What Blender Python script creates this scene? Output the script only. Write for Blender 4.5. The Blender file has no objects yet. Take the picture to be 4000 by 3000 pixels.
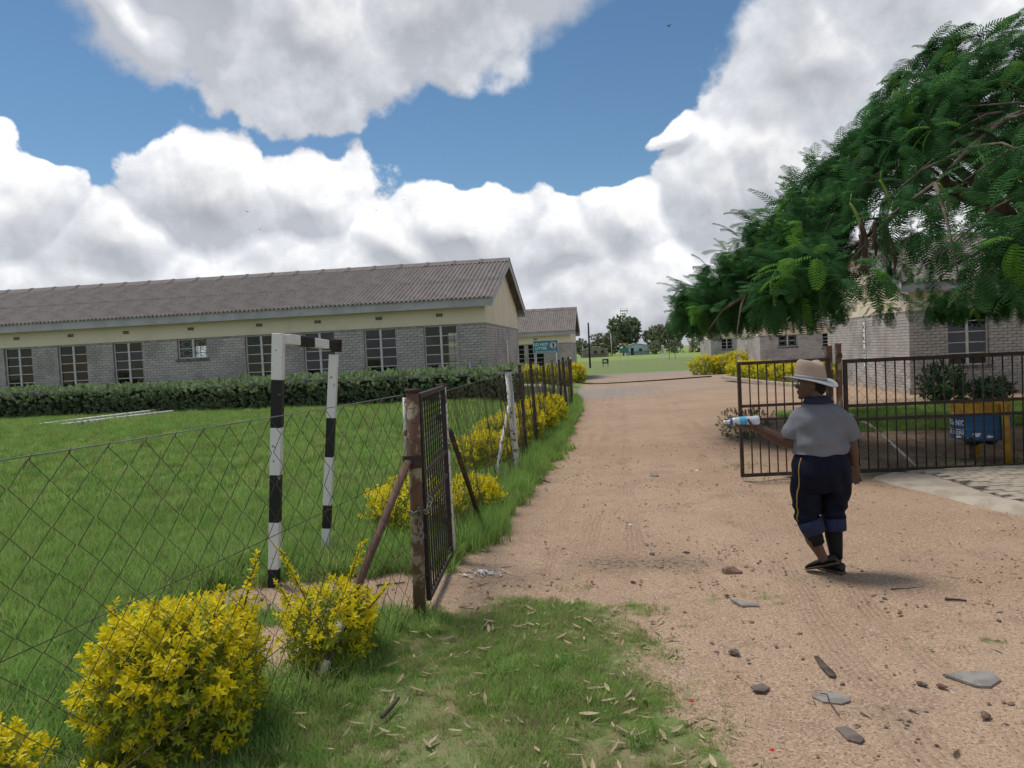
import bpy, bmesh, math, random
import numpy as np
from mathutils import Vector, Matrix, Euler, Quaternion

random.seed(7)
rng = np.random.default_rng(11)
R = math.radians
scene = bpy.context.scene
COL = scene.collection

# ------------------------------------------------------------------ camera
CAM_H, PITCH, ROLL, FPX = 1.70, 0.0414, 0.048, 2950.0
cam_d = bpy.data.cameras.new('camera')
cam_d.sensor_fit = 'HORIZONTAL'; cam_d.sensor_width = 36.0
cam_d.lens = 36.0 * FPX / 4000.0
cam_d.clip_start = 0.05; cam_d.clip_end = 6000
cam = bpy.data.objects.new('camera', cam_d); COL.objects.link(cam)
_F = Vector((0, math.cos(PITCH), -math.sin(PITCH))); _U0 = Vector((0, math.sin(PITCH), math.cos(PITCH))); _R0 = Vector((1, 0, 0))
_R = math.cos(ROLL) * _R0 - math.sin(ROLL) * _U0; _U = math.sin(ROLL) * _R0 + math.cos(ROLL) * _U0
cam.matrix_world = Matrix(((_R.x, _U.x, -_F.x, 0), (_R.y, _U.y, -_F.y, 0), (_R.z, _U.z, -_F.z, CAM_H), (0, 0, 0, 1)))
scene.camera = cam

# ------------------------------------------------------------------ light and exposure
SUN_EL, SUN_AZ = R(66), R(-52)          # azimuth measured from +Y towards +X
sun_d = bpy.data.lights.new('sun', 'SUN'); sun_d.energy = 2.0; sun_d.angle = R(16); sun_d.color = (1.0, 0.955, 0.88)
sun = bpy.data.objects.new('sun', sun_d); COL.objects.link(sun)
sdir = Vector((math.sin(SUN_AZ) * math.cos(SUN_EL), math.cos(SUN_AZ) * math.cos(SUN_EL), math.sin(SUN_EL)))
sun.rotation_euler = (-sdir).to_track_quat('-Z', 'Y').to_euler(); sun.location = (0, 0, 60)
vs = scene.view_settings
vs.view_transform = 'Standard'; vs.look = 'None'; vs.exposure = 0.46; vs.gamma = 1.0; vs.use_curve_mapping = False

# ------------------------------------------------------------------ world: sky with cumulus
world = bpy.data.worlds.new('World'); scene.world = world; world.use_nodes = True
wt = world.node_tree; wt.nodes.clear()
def N(t, kind, **kw):
    n = t.nodes.new(kind)
    for k, v in kw.items():
        if k.startswith('i_'):
            n.inputs[k[2:].replace('_', ' ')].default_value = v
        else:
            setattr(n, k, v)
    return n
def math_node(t, op, a, b=None, c=None, clamp=False):
    n = t.nodes.new('ShaderNodeMath'); n.operation = op; n.use_clamp = clamp
    for i, v in enumerate((a, b, c)):
        if v is None: continue
        if isinstance(v, (int, float)): n.inputs[i].default_value = v
        else: t.links.new(v, n.inputs[i])
    return n.outputs[0]
def sm_step(t, v, lo, hi, a=0.0, b=1.0):
    n = t.nodes.new('ShaderNodeMapRange'); n.interpolation_type = 'SMOOTHSTEP'
    t.links.new(v, n.inputs[0])
    for i, q in enumerate((lo, hi, a, b)): n.inputs[i + 1].default_value = q
    return n.outputs[0]

# cloud groups: azimuth, elevation, half-width, half-height in degrees, tilt in degrees, weight
CLOUDS = [
    (-13.0, 22.5, 10.0, 6.2, -6, 1.15), (-20.0, 24.5, 8.0, 5.6, -22, 1.05), (-4.0, 24.5, 9.0, 6.0, 8, 1.1), (4.0, 27.5, 12.0, 4.6, 14, 1.1), (-26.0, 22.2, 7.0, 2.6, -20, .75), (-10, 32.0, 22.0, 7.0, 0, 1.0),
    (-20.5, 12.6, 6.4, 5.2, 0, 1.15), (-14.0, 12.0, 5.0, 4.8, 0, 1.0), (-34.0, 10.0, 5.5, 4.2, 0, 1.05), (-27.0, 8.0, 7.0, 3.8, 0, .95),
    (-3.0, 9.4, 5.6, 3.6, 0, 1.0), (-7.5, 8.2, 4.4, 3.0, 0, .9), (4.0, 7.4, 6.0, 3.4, 0, .9), (10.0, 9.0, 5.2, 3.6, 0, 1.0), (15.5, 11.5, 4.4, 4.6, 0, 1.0),
    (22.5, 17.5, 6.6, 8.0, -14, 1.2), (28.0, 22.5, 8.0, 8.0, -10, 1.15), (19.5, 11.5, 6.0, 6.0, 0, 1.1), (33.0, 14.0, 9.0, 10.0, 0, 1.1), (23.0, 27.5, 3.6, 4.2, 20, .95), (32.5, 30.5, 4.6, 5.0, 0, .95),
    (-18.0, 3.0, 26.0, 7.6, 0, 1.05), (8.0, 2.2, 26.0, 7.4, 0, 1.05), (36.0, 4.0, 26, 8.0, 0, 1.0), (13.5, 15.2, 2.6, .9, 10, .42), (44.0, 9.0, 14, 8, 0, .9), (-46.0, 7.0, 14, 8, 0, .9),
]
cg = bpy.data.node_groups.new('cloud_density', 'ShaderNodeTree')
cg.interface.new_socket('Dir', in_out='INPUT', socket_type='NodeSocketVector')
cg.interface.new_socket('Warp', in_out='INPUT', socket_type='NodeSocketVector'); cg.interface.new_socket('Field', in_out='INPUT', socket_type='NodeSocketFloat')
cg.interface.new_socket('Density', in_out='OUTPUT', socket_type='NodeSocketFloat')
gi = cg.nodes.new('NodeGroupInput'); go = cg.nodes.new('NodeGroupOutput')
wad = N(cg, 'ShaderNodeVectorMath', operation='ADD'); cg.links.new(gi.outputs[0], wad.inputs[0]); cg.links.new(gi.outputs[1], wad.inputs[1])
acc = None
for az, el, rw, rh, tilt, wgt in CLOUDS:
    az, el = R(az), R(el)
    c = Vector((math.sin(az) * math.cos(el), math.cos(az) * math.cos(el), math.sin(el)))
    e1 = Vector((math.cos(az), -math.sin(az), 0)); e3 = c.cross(e1) * -1
    if e3.z < 0: e3 = -e3
    ct, st = math.cos(R(tilt)), math.sin(R(tilt))
    a1 = e1 * ct + e3 * st; a3 = e3 * ct - e1 * st; a2 = a3.cross(a1)
    rot = Matrix((a1, a2, a3)).transposed().to_euler()
    m = N(cg, 'ShaderNodeMapping', vector_type='TEXTURE'); cg.links.new(wad.outputs[0], m.inputs[0])
    m.inputs['Location'].default_value = c; m.inputs['Rotation'].default_value = rot
    m.inputs['Scale'].default_value = (math.tan(R(rw)), .5, math.tan(R(rh)))
    ln = N(cg, 'ShaderNodeVectorMath', operation='LENGTH'); cg.links.new(m.outputs[0], ln.inputs[0])
    v = math_node(cg, 'MULTIPLY', math_node(cg, 'SUBTRACT', 1.0, ln.outputs['Value']), wgt)
    acc = v if acc is None else math_node(cg, 'MAXIMUM', acc, v)
# elsewhere in the sky the same kind of cloud field goes on (outside the part seen here)
acc = math_node(cg, 'MAXIMUM', acc, gi.outputs[2])
f1 = N(cg, 'ShaderNodeTexNoise', i_Scale=9.0, i_Detail=7.0, i_Roughness=.55); cg.links.new(gi.outputs[0], f1.inputs['Vector'])
d = math_node(cg, 'ADD', acc, math_node(cg, 'MULTIPLY', math_node(cg, 'SUBTRACT', f1.outputs['Fac'], .47), 1.25))
cg.links.new(d, go.inputs[0])
tc = N(wt, 'ShaderNodeTexCoord')
g1 = N(wt, 'ShaderNodeGroup', node_tree=cg); g2 = N(wt, 'ShaderNodeGroup', node_tree=cg)
wt.links.new(tc.outputs['Generated'], g1.inputs[0])
wz = N(wt, 'ShaderNodeTexNoise', i_Scale=8.0, i_Detail=2.0, i_Roughness=.5); wt.links.new(tc.outputs['Generated'], wz.inputs['Vector'])
wsub = N(wt, 'ShaderNodeVectorMath', operation='SUBTRACT'); wt.links.new(wz.outputs['Color'], wsub.inputs[0]); wsub.inputs[1].default_value = (.5, .5, .5)
wsc = N(wt, 'ShaderNodeVectorMath', operation='SCALE'); wt.links.new(wsub.outputs[0], wsc.inputs[0]); wsc.inputs['Scale'].default_value = .11
gn = N(wt, 'ShaderNodeTexNoise', i_Scale=2.6, i_Detail=1.0); wt.links.new(tc.outputs['Generated'], gn.inputs['Vector'])
sx = N(wt, 'ShaderNodeSeparateXYZ'); wt.links.new(tc.outputs['Generated'], sx.inputs[0])
away = sm_step(wt, sx.outputs['Y'], .82, .45)
gen = math_node(wt, 'MULTIPLY', math_node(wt, 'SUBTRACT', gn.outputs['Fac'], .47), 3.0)
gen = math_node(wt, 'SUBTRACT', gen, math_node(wt, 'MULTIPLY', math_node(wt, 'SUBTRACT', 1.0, away), 3.0))
for g_ in (g1, g2):
    wt.links.new(wsc.outputs[0], g_.inputs[1]); wt.links.new(gen, g_.inputs[2])
off = N(wt, 'ShaderNodeVectorMath', operation='ADD'); wt.links.new(tc.outputs['Generated'], off.inputs[0]); off.inputs[1].default_value = (.006, 0, .018)
wt.links.new(off.outputs[0], g2.inputs[0])
sz = N(wt, 'ShaderNodeSeparateXYZ'); wt.links.new(tc.outputs['Generated'], sz.inputs[0])
width = sm_step(wt, sz.outputs['Z'], .26, .42, .09, .42)      # high thin cloud frays softly, low cumulus is crisp
al = math_node(wt, 'DIVIDE', g1.outputs[0], width, clamp=True)
alpha = sm_step(wt, al, 0.0, 1.0)
sh1 = math_node(wt, 'MULTIPLY', math_node(wt, 'SUBTRACT', g1.outputs[0], g2.outputs[0]), 1.75)
shade = math_node(wt, 'ADD', math_node(wt, 'MULTIPLY_ADD', wz.outputs['Fac'], .8, -.40), math_node(wt, 'ADD', sh1, sm_step(wt, sz.outputs['Z'], .30, .42, .39, .27)), clamp=True)
thick = sm_step(wt, g1.outputs[0], .35, 1.1, 1.0, .80)
ramp = N(wt, 'ShaderNodeValToRGB'); wt.links.new(shade, ramp.inputs[0])
ramp.color_ramp.elements[0].position = .0; ramp.color_ramp.elements[0].color = (.44, .46, .51, 1)
ramp.color_ramp.elements[1].position = .95; ramp.color_ramp.elements[1].color = (1.0, 1.0, 1.0, 1)
e = ramp.color_ramp.elements.new(.5); e.color = (.66, .68, .72, 1)
cmul = N(wt, 'ShaderNodeVectorMath', operation='SCALE'); wt.links.new(ramp.outputs[0], cmul.inputs[0]); wt.links.new(thick, cmul.inputs['Scale'])
sky = N(wt, 'ShaderNodeTexSky', sky_type='NISHITA'); sky.sun_disc = False
sky.sun_elevation = SUN_EL; sky.sun_rotation = SUN_AZ; sky.air_density = 1.0; sky.dust_density = .4; sky.ozone_density = 1.4; sky.altitude = 1200
bg1 = N(wt, 'ShaderNodeBackground'); bg1.inputs[1].default_value = .070
hs = N(wt, 'ShaderNodeHueSaturation'); hs.inputs['Saturation'].default_value = 1.14; hs.inputs['Hue'].default_value = .493; wt.links.new(sky.outputs[0], hs.inputs['Color']); wt.links.new(hs.outputs[0], bg1.inputs[0])
bg2 = N(wt, 'ShaderNodeBackground'); bg2.inputs[1].default_value = .86; wt.links.new(cmul.outputs[0], bg2.inputs[0])
mxs = N(wt, 'ShaderNodeMixShader'); wt.links.new(alpha, mxs.inputs[0]); wt.links.new(bg1.outputs[0], mxs.inputs[1]); wt.links.new(bg2.outputs[0], mxs.inputs[2])
wo = N(wt, 'ShaderNodeOutputWorld'); wt.links.new(mxs.outputs[0], wo.inputs[0])
world.cycles.sampling_method = 'MANUAL'; world.cycles.sample_map_resolution = 512

# ------------------------------------------------------------------ materials
MATS = {}
def mat(name, col, rough=.8, var=.12, scale=8.0, bump=0.0, bscale=60.0, metal=0.0, spec=.3, col2=None, island=0.0, objrand=0.0, transl=0.0, mixlo=.42, mixhi=.62, detail=4.0, coord='Object'):
    if name in MATS: return MATS[name]
    m = bpy.data.materials.new(name); m.use_nodes = True; t = m.node_tree
    b = t.nodes['Principled BSDF']; out = t.nodes['Material Output']
    b.inputs['Roughness'].default_value = rough; b.inputs['Metallic'].default_value = metal
    b.inputs['Specular IOR Level'].default_value = spec
    tcn = N(t, 'ShaderNodeTexCoord')
    no = N(t, 'ShaderNodeTexNoise', i_Scale=scale, i_Detail=detail, i_Roughness=.6); t.links.new(tcn.outputs[coord], no.inputs['Vector'])
    c2 = col2 if col2 is not None else tuple(min(1, c * (1 - 2 * var)) for c in col)
    mx = N(t, 'ShaderNodeMix', data_type='RGBA')
    t.links.new(sm_step(t, no.outputs['Fac'], mixlo, mixhi), mx.inputs['Factor'])
    mx.inputs['A'].default_value = (*col, 1); mx.inputs['B'].default_value = (*c2, 1)
    cur = mx.outputs['Result']
    if island or objrand:
        if island:
            gnode = N(t, 'ShaderNodeNewGeometry'); rv = gnode.outputs['Random Per Island']; amt = island
        else:
            gnode = N(t, 'ShaderNodeObjectInfo'); rv = gnode.outputs['Random']; amt = objrand
        k = math_node(t, 'MULTIPLY_ADD', rv, 2 * amt, 1 - amt)
        sc = N(t, 'ShaderNodeVectorMath', operation='SCALE'); t.links.new(cur, sc.inputs[0]); t.links.new(k, sc.inputs['Scale'])
        cur = sc.outputs[0]
    t.links.new(cur, b.inputs['Base Color'])
    if bump:
        nb = N(t, 'ShaderNodeTexNoise', i_Scale=bscale, i_Detail=5.0, i_Roughness=.6); t.links.new(tcn.outputs[coord], nb.inputs['Vector'])
        bp = N(t, 'ShaderNodeBump'); bp.inputs['Strength'].default_value = bump; bp.inputs['Distance'].default_value = .01
        t.links.new(nb.outputs['Fac'], bp.inputs['Height']); t.links.new(bp.outputs[0], b.inputs['Normal'])
    if transl:
        tr = N(t, 'ShaderNodeBsdfTranslucent'); t.links.new(cur, tr.inputs[0])
        ms = N(t, 'ShaderNodeMixShader'); ms.inputs[0].default_value = transl
        t.links.new(b.outputs[0], ms.inputs[1]); t.links.new(tr.outputs[0], ms.inputs[2]); t.links.new(ms.outputs[0], out.inputs[0])
    MATS[name] = m
    return m
M_brick = mat('painted_brick', (.51, .47, .435), .85, .13, .9, .35, 90, island=.10)
M_brick_o = mat('painted_brick_single', (.51, .47, .435), .85, .13, .9, .35, 90, objrand=.10, coord='Generated')
M_mortar = mat('mortar', (.345, .325, .30), .95, .15, 4, .3, 120)
M_cream = mat('cream_plaster', (.76, .68, .51), .9, .07, 1.1, .12, 60, mixlo=.45, mixhi=.8)
M_fascia = mat('grey_board', (.46, .46, .47), .7, .08, 2.0, .08, 40)
M_roof = mat('fibre_cement', (.245, .215, .195), .92, .16, 2.2, .2, 50, col2=(.19, .165, .15), objrand=.02)
M_winwhite = mat('window_paint', (.66, .65, .61), .5, .08, 9)
M_sill = mat('sill_brick', (.20, .185, .175), .9, .2, 6, .4, 60)
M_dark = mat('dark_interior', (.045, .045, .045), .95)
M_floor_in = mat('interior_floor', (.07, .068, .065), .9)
M_vent = mat('vent_clay', (.40, .36, .28), .9)
M_rust = mat('rusty_steel', (.048, .034, .028), .75, .3, 14, .25, 120, col2=(.11, .055, .034), mixlo=.5, mixhi=.65)
M_rust_post = mat('rusty_post_paint', (.145, .082, .055), .85, .3, 9, .4, 60, col2=(.31, .26, .18), mixlo=.49, mixhi=.58)
M_steel_dark = mat('dark_gate_steel', (.026, .022, .020), .6, .3, 12, .15, 90, col2=(.05, .034, .026))
M_wire = mat('rusty_wire', (.075, .055, .030), .7, .3, 5, col2=(.115, .10, .075))
M_wire_g = mat('galvanised_wire', (.24, .24, .22), .6, .2, 5, metal=.2)
M_white = mat('white_paint', (.74, .74, .72), .55, .05, 5, .08, 60, col2=(.62, .61, .57), mixlo=.55, mixhi=.75)
M_white_worn = mat('worn_white_paint', (.66, .65, .61), .7, .1, 9, .3, 50, col2=(.22, .13, .08), mixlo=.56, mixhi=.60)
M_black = mat('black_paint', (.018, .018, .02), .5, .1, 5, .08, 60)
M_wood = mat('old_wood', (.12, .09, .07), .9, .3, 12, .4, 60, col2=(.06, .045, .035))
M_concrete = mat('concrete', (.46, .395, .315), .92, .14, 3.5, .3, 70, col2=(.36, .295, .23))
M_paver = mat('paver_block', (.44, .375, .30), .92, .14, 9, .3, 120, col2=(.35, .29, .225), objrand=.12)
M_grass = mat('grass_blade', (.265, .42, .105), .7, .2, .35, col2=(.34, .45, .12), objrand=.30, transl=.45, coord='Object', spec=.1)
M_grass_dry = mat('grass_blade_dry', (.40, .36, .17), .7, .2, .35, objrand=.25, transl=.3)
M_grass_far = mat('grass_blade_lush', (.25, .42, .10), .7, .2, .35, objrand=.28, transl=.45, spec=.1)
M_grass_pale = mat('grass_blade_pale', (.38, .45, .15), .7, .2, .35, objrand=.28, transl=.45, spec=.1)
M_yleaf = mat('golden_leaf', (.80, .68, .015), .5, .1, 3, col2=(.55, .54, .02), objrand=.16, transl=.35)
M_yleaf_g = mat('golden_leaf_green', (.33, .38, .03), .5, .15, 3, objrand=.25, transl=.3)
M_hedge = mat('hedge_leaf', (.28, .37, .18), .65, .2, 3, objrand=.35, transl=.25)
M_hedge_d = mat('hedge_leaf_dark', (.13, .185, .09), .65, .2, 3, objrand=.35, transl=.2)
M_frond = mat('feathery_leaf', (.058, .155, .05), .75, .15, 3, objrand=.45, transl=.4, spec=.08)
M_frond_l = mat('feathery_leaf_young', (.15, .33, .05), .75, .15, 3, objrand=.25, transl=.45, spec=.08)
M_bark = mat('bark', (.16, .125, .10), .95, .25, 9, .5, 40, col2=(.09, .07, .055))
M_twig = mat('twig', (.09, .065, .05), .9)
M_pod = mat('dry_pod', (.10, .062, .042), .7, .2, 12)
M_pod_g = mat('green_pod', (.28, .36, .06), .6)
M_farleaf = mat('far_tree_leaf', (.25, .30, .18), .7, .2, 2, objrand=.4, transl=.2)
M_farleaf2 = mat('far_tree_leaf_pale', (.31, .335, .20), .7, .2, 2, objrand=.4, transl=.2)
M_shrubleaf = mat('shrub_leaf', (.06, .12, .045), .45, .2, 2, objrand=.35, transl=.2)
M_stone = mat('dark_stone', (.17, .135, .115), .9, .2, 2.5, .6, 9, col2=(.095, .07, .06))
M_stone_r = mat('red_stone', (.24, .14, .10), .9, .2, 2.5, .6, 9, col2=(.15, .09, .065))
M_slate = mat('grey_sheet_shard', (.31, .28, .25), .85, .15, 8, .4, 50)
M_pebble = mat('pebble', (.42, .31, .23), .9, .2, 20, objrand=.35)
M_dleaf = mat('dry_leaf', (.50, .40, .26), .8, .2, 9, objrand=.3, transl=.2)
M_bluehouse = mat('pale_blue_wall', (.46, .58, .62), .9, .05, .5)
M_brownhouse = mat('brown_wall', (.27, .24, .20), .9, .1, .6)
M_tin = mat('tin_roof', (.46, .44, .38), .6, .1, .4)
M_sky_sign = mat('teal_board', (.03, .33, .42), .5, .05, 4)
M_signwhite = mat('sign_white', (.80, .82, .80), .5, .03, 4)
M_signblack = mat('sign_black', (.03, .03, .035), .5)
M_signred = mat('sign_dark_ring', (.05, .04, .04), .5)
M_skin = mat('skin', (.105, .052, .036), .5, .08, 9, .06, 120, spec=.4)
M_palm = mat('skin_palm', (.24, .13, .10), .55, .08, 9)
M_hair = mat('hair', (.012, .010, .009), .8)
M_shirt = mat('grey_shirt', (.175, .18, .20), .85, .06, 3.0, .25, 26, spec=.15)
M_collar = mat('navy_collar', (.022, .026, .045), .85)
M_trouser = mat('navy_trousers', (.0065, .0085, .020), .7, .1, 5.0, .45, 22, spec=.12)
M_cuff = mat('navy_lining', (.020, .027, .068), .8, .1, 8, .3, 60)
M_stripe = mat('yellow_piping', (.38, .25, .06), .7)
M_sock = mat('black_legging', (.007, .007, .009), .8)
M_shoe = mat('black_shoe', (.014, .013, .013), .45, .1, 9, .1, 60)
M_sole = mat('shoe_sole', (.11, .085, .065), .8)
M_hat = mat('beige_canvas', (.40, .29, .225), .9, .07, 5, .25, 60)
M_brim = mat('grey_brim', (.36, .36, .36), .9, .07, 5, .2, 60)
M_blue = mat('blue_drum_paint', (.03, .12, .26), .6, .1, 5, .1, 40)
M_yellow = mat('yellow_paint', (.52, .30, .03), .6, .1, 6, .1, 40, col2=(.40, .20, .03))
M_plasticbag = mat('black_bag', (.015, .015, .016), .35)
M_label_b = mat('bottle_label_blue', (.10, .42, .62), .4)
M_label_y = mat('bottle_label_yellow', (.62, .55, .12), .5)
M_cap = mat('bottle_cap', (.75, .77, .80), .4)
M_capblue = mat('bottle_neck_blue', (.10, .10, .34), .4)
M_bagwhite = mat('white_litter', (.75, .74, .72), .6)
M_hose = mat('black_pipe', (.014, .014, .014), .5)
M_red = mat('red_petal', (.45, .03, .015), .6)
def glass_mat(name, tint, gl, alpha):
    m = bpy.data.materials.new(name); m.use_nodes = True; t = m.node_tree; t.nodes.clear()
    g = N(t, 'ShaderNodeBsdfGlossy'); g.inputs['Roughness'].default_value = .02
    tr = N(t, 'ShaderNodeBsdfTransparent'); tr.inputs[0].default_value = (*tint, 1)
    fr = N(t, 'ShaderNodeFresnel'); fr.inputs[0].default_value = 1.5
    k = math_node(t, 'MULTIPLY_ADD', fr.outputs[0], alpha, gl, clamp=True)
    ms = N(t, 'ShaderNodeMixShader'); t.links.new(k, ms.inputs[0]); t.links.new(tr.outputs[0], ms.inputs[1]); t.links.new(g.outputs[0], ms.inputs[2])
    o = N(t, 'ShaderNodeOutputMaterial'); t.links.new(ms.outputs[0], o.inputs[0]); MATS[name] = m
    return m
M_glass = glass_mat('window_glass', (.72, .76, .76), .015, .85)
def bottle_mat(name):
    m = bpy.data.materials.new(name); m.use_nodes = True; t = m.node_tree; t.nodes.clear()
    p = N(t, 'ShaderNodeBsdfPrincipled'); p.inputs['Base Color'].default_value = (.80, .85, .90, 1); p.inputs['Roughness'].default_value = .12
    tr = N(t, 'ShaderNodeBsdfTransparent'); tr.inputs[0].default_value = (.9, .94, .96, 1)
    ms = N(t, 'ShaderNodeMixShader'); ms.inputs[0].default_value = .58; t.links.new(tr.outputs[0], ms.inputs[1]); t.links.new(p.outputs[0], ms.inputs[2])
    o = N(t, 'ShaderNodeOutputMaterial'); t.links.new(ms.outputs[0], o.inputs[0]); return m
M_pet = bottle_mat('clear_plastic')

# ground materials
def ground_mat(name, kind):
    m = bpy.data.materials.new(name); m.use_nodes = True; t = m.node_tree; b = t.nodes['Principled BSDF']
    b.inputs['Roughness'].default_value = .95; b.inputs['Specular IOR Level'].default_value = .15
    tcn = N(t, 'ShaderNodeTexCoord'); P = tcn.outputs['Object']
    def noise(s, det=5, ro=.6, dist=0.0):
        n = N(t, 'ShaderNodeTexNoise', i_Scale=s, i_Detail=det, i_Roughness=ro); n.inputs['Distortion'].default_value = dist
        t.links.new(P, n.inputs['Vector']); return n.outputs['Fac']
    def mixc(f, a, bb):
        x = N(t, 'ShaderNodeMix', data_type='RGBA')
        if isinstance(f, float): x.inputs['Factor'].default_value = f
        else: t.links.new(f, x.inputs['Factor'])
        for nm, v in (('A', a), ('B', bb)):
            if isinstance(v, tuple): x.inputs[nm].default_value = (*v, 1)
            else: t.links.new(v, x.inputs[nm])
        return x.outputs['Result']
    c = mixc(sm_step(t, noise(.45, 4), .35, .65), (.45, .312, .208), (.37, .243, .155))
    c = mixc(sm_step(t, noise(2.2, 5), .5, .72), c, (.31, .21, .145))
    c = mixc(sm_step(t, noise(55, 3, .7), .50, .62), c, (.53, .40, .29))
    c = mixc(sm_step(t, noise(80, 3, .7), .54, .62), c, (.20, .13, .09))
    c = mixc(sm_step(t, noise(16, 4, .7), .60, .70), c, (.25, .16, .105))
    # tree shade painted dark on the ground, and grey gravel further up the drive
    at = N(t, 'ShaderNodeAttribute', attribute_name='soil_and_shade'); sep = N(t, 'ShaderNodeSeparateXYZ'); t.links.new(at.outputs['Vector'], sep.inputs[0])
    at2 = N(t, 'ShaderNodeAttribute', attribute_name='turf'); sep2 = N(t, 'ShaderNodeSeparateXYZ'); t.links.new(at2.outputs['Vector'], sep2.inputs[0])
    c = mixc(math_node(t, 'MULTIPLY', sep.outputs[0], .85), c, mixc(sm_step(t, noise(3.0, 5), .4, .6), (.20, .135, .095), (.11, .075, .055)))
    c = mixc(math_node(t, 'MULTIPLY', sep.outputs[1], sm_step(t, noise(1.2, 4), .35, .6, .45, 1.0)), c, (.29, .265, .245))
    c = mixc(math_node(t, 'MULTIPLY', sep.outputs[2], .9), c, mixc(sm_step(t, noise(22, 4), .42, .6), (.30, .21, .14), (.095, .08, .065)))
    tf = math_node(t, 'ADD', sep2.outputs[0], math_node(t, 'MULTIPLY', math_node(t, 'SUBTRACT', noise(11, 6, .7), .5), 1.5))
    c = mixc(sm_step(t, tf, .46, .64), c, mixc(sm_step(t, noise(1.9, 5), .4, .62), (.20, .24, .09), (.26, .21, .12)))
    far = mixc(sm_step(t, noise(.06, 4), .40, .62), (.175, .235, .08), (.20, .225, .095))
    c = mixc(sep2.outputs[1], c, far)
    c = mixc(sep2.outputs[2], c, (.25, .33, .10))  # sunlit far band of the field painted as lighter grass
    # tyre tracks running up the drive
    sp = N(t, 'ShaderNodeSeparateXYZ'); t.links.new(P, sp.inputs[0])
    sc_ = math_node(t, 'ADD', math_node(t, 'SUBTRACT', sp.outputs['X'], math_node(t, 'MULTIPLY', sp.outputs['Y'], .145)), math_node(t, 'MULTIPLY', math_node(t, 'SUBTRACT', noise(.5, 2), .5), .5))
    trk = None
    for c0, hw in ((-.35, .11), (.05, .09), (1.15, .13), (1.55, .10), (-.62, .07)):
        q = sm_step(t, math_node(t, 'ABSOLUTE', math_node(t, 'SUBTRACT', sc_, c0)), hw * .6, hw, 1.0, 0.0); trk = q if trk is None else math_node(t, 'MAXIMUM', trk, q)
    trk = math_node(t, 'MULTIPLY', trk, math_node(t, 'MULTIPLY', sm_step(t, noise(.8, 3), .42, .58), sm_step(t, tf, .2, .4, 1.0, 0.0)))
    tread = math_node(t, 'SINE', math_node(t, 'MULTIPLY', sc_, 150.0))
    c = mixc(math_node(t, 'MULTIPLY', trk, math_node(t, 'MULTIPLY_ADD', tread, .10, .22)), c, (.27, .185, .125))
    t.links.new(c, b.inputs['Base Color'])
    h = math_node(t, 'ADD', math_node(t, 'MULTIPLY', noise(70, 4, .7), .5), math_node(t, 'MULTIPLY', noise(9, 4, .6), 1.0))
    h = math_node(t, 'ADD', h, math_node(t, 'MULTIPLY', trk, math_node(t, 'MULTIPLY_ADD', tread, .16, -.4)))
    bp = N(t, 'ShaderNodeBump'); bp.inputs['Strength'].default_value = .55; bp.inputs['Distance'].default_value = .025
    t.links.new(h, bp.inputs['Height']); t.links.new(bp.outputs[0], b.inputs['Normal'])
    return m
M_dirt = ground_mat('earth', 'earth')

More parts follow.
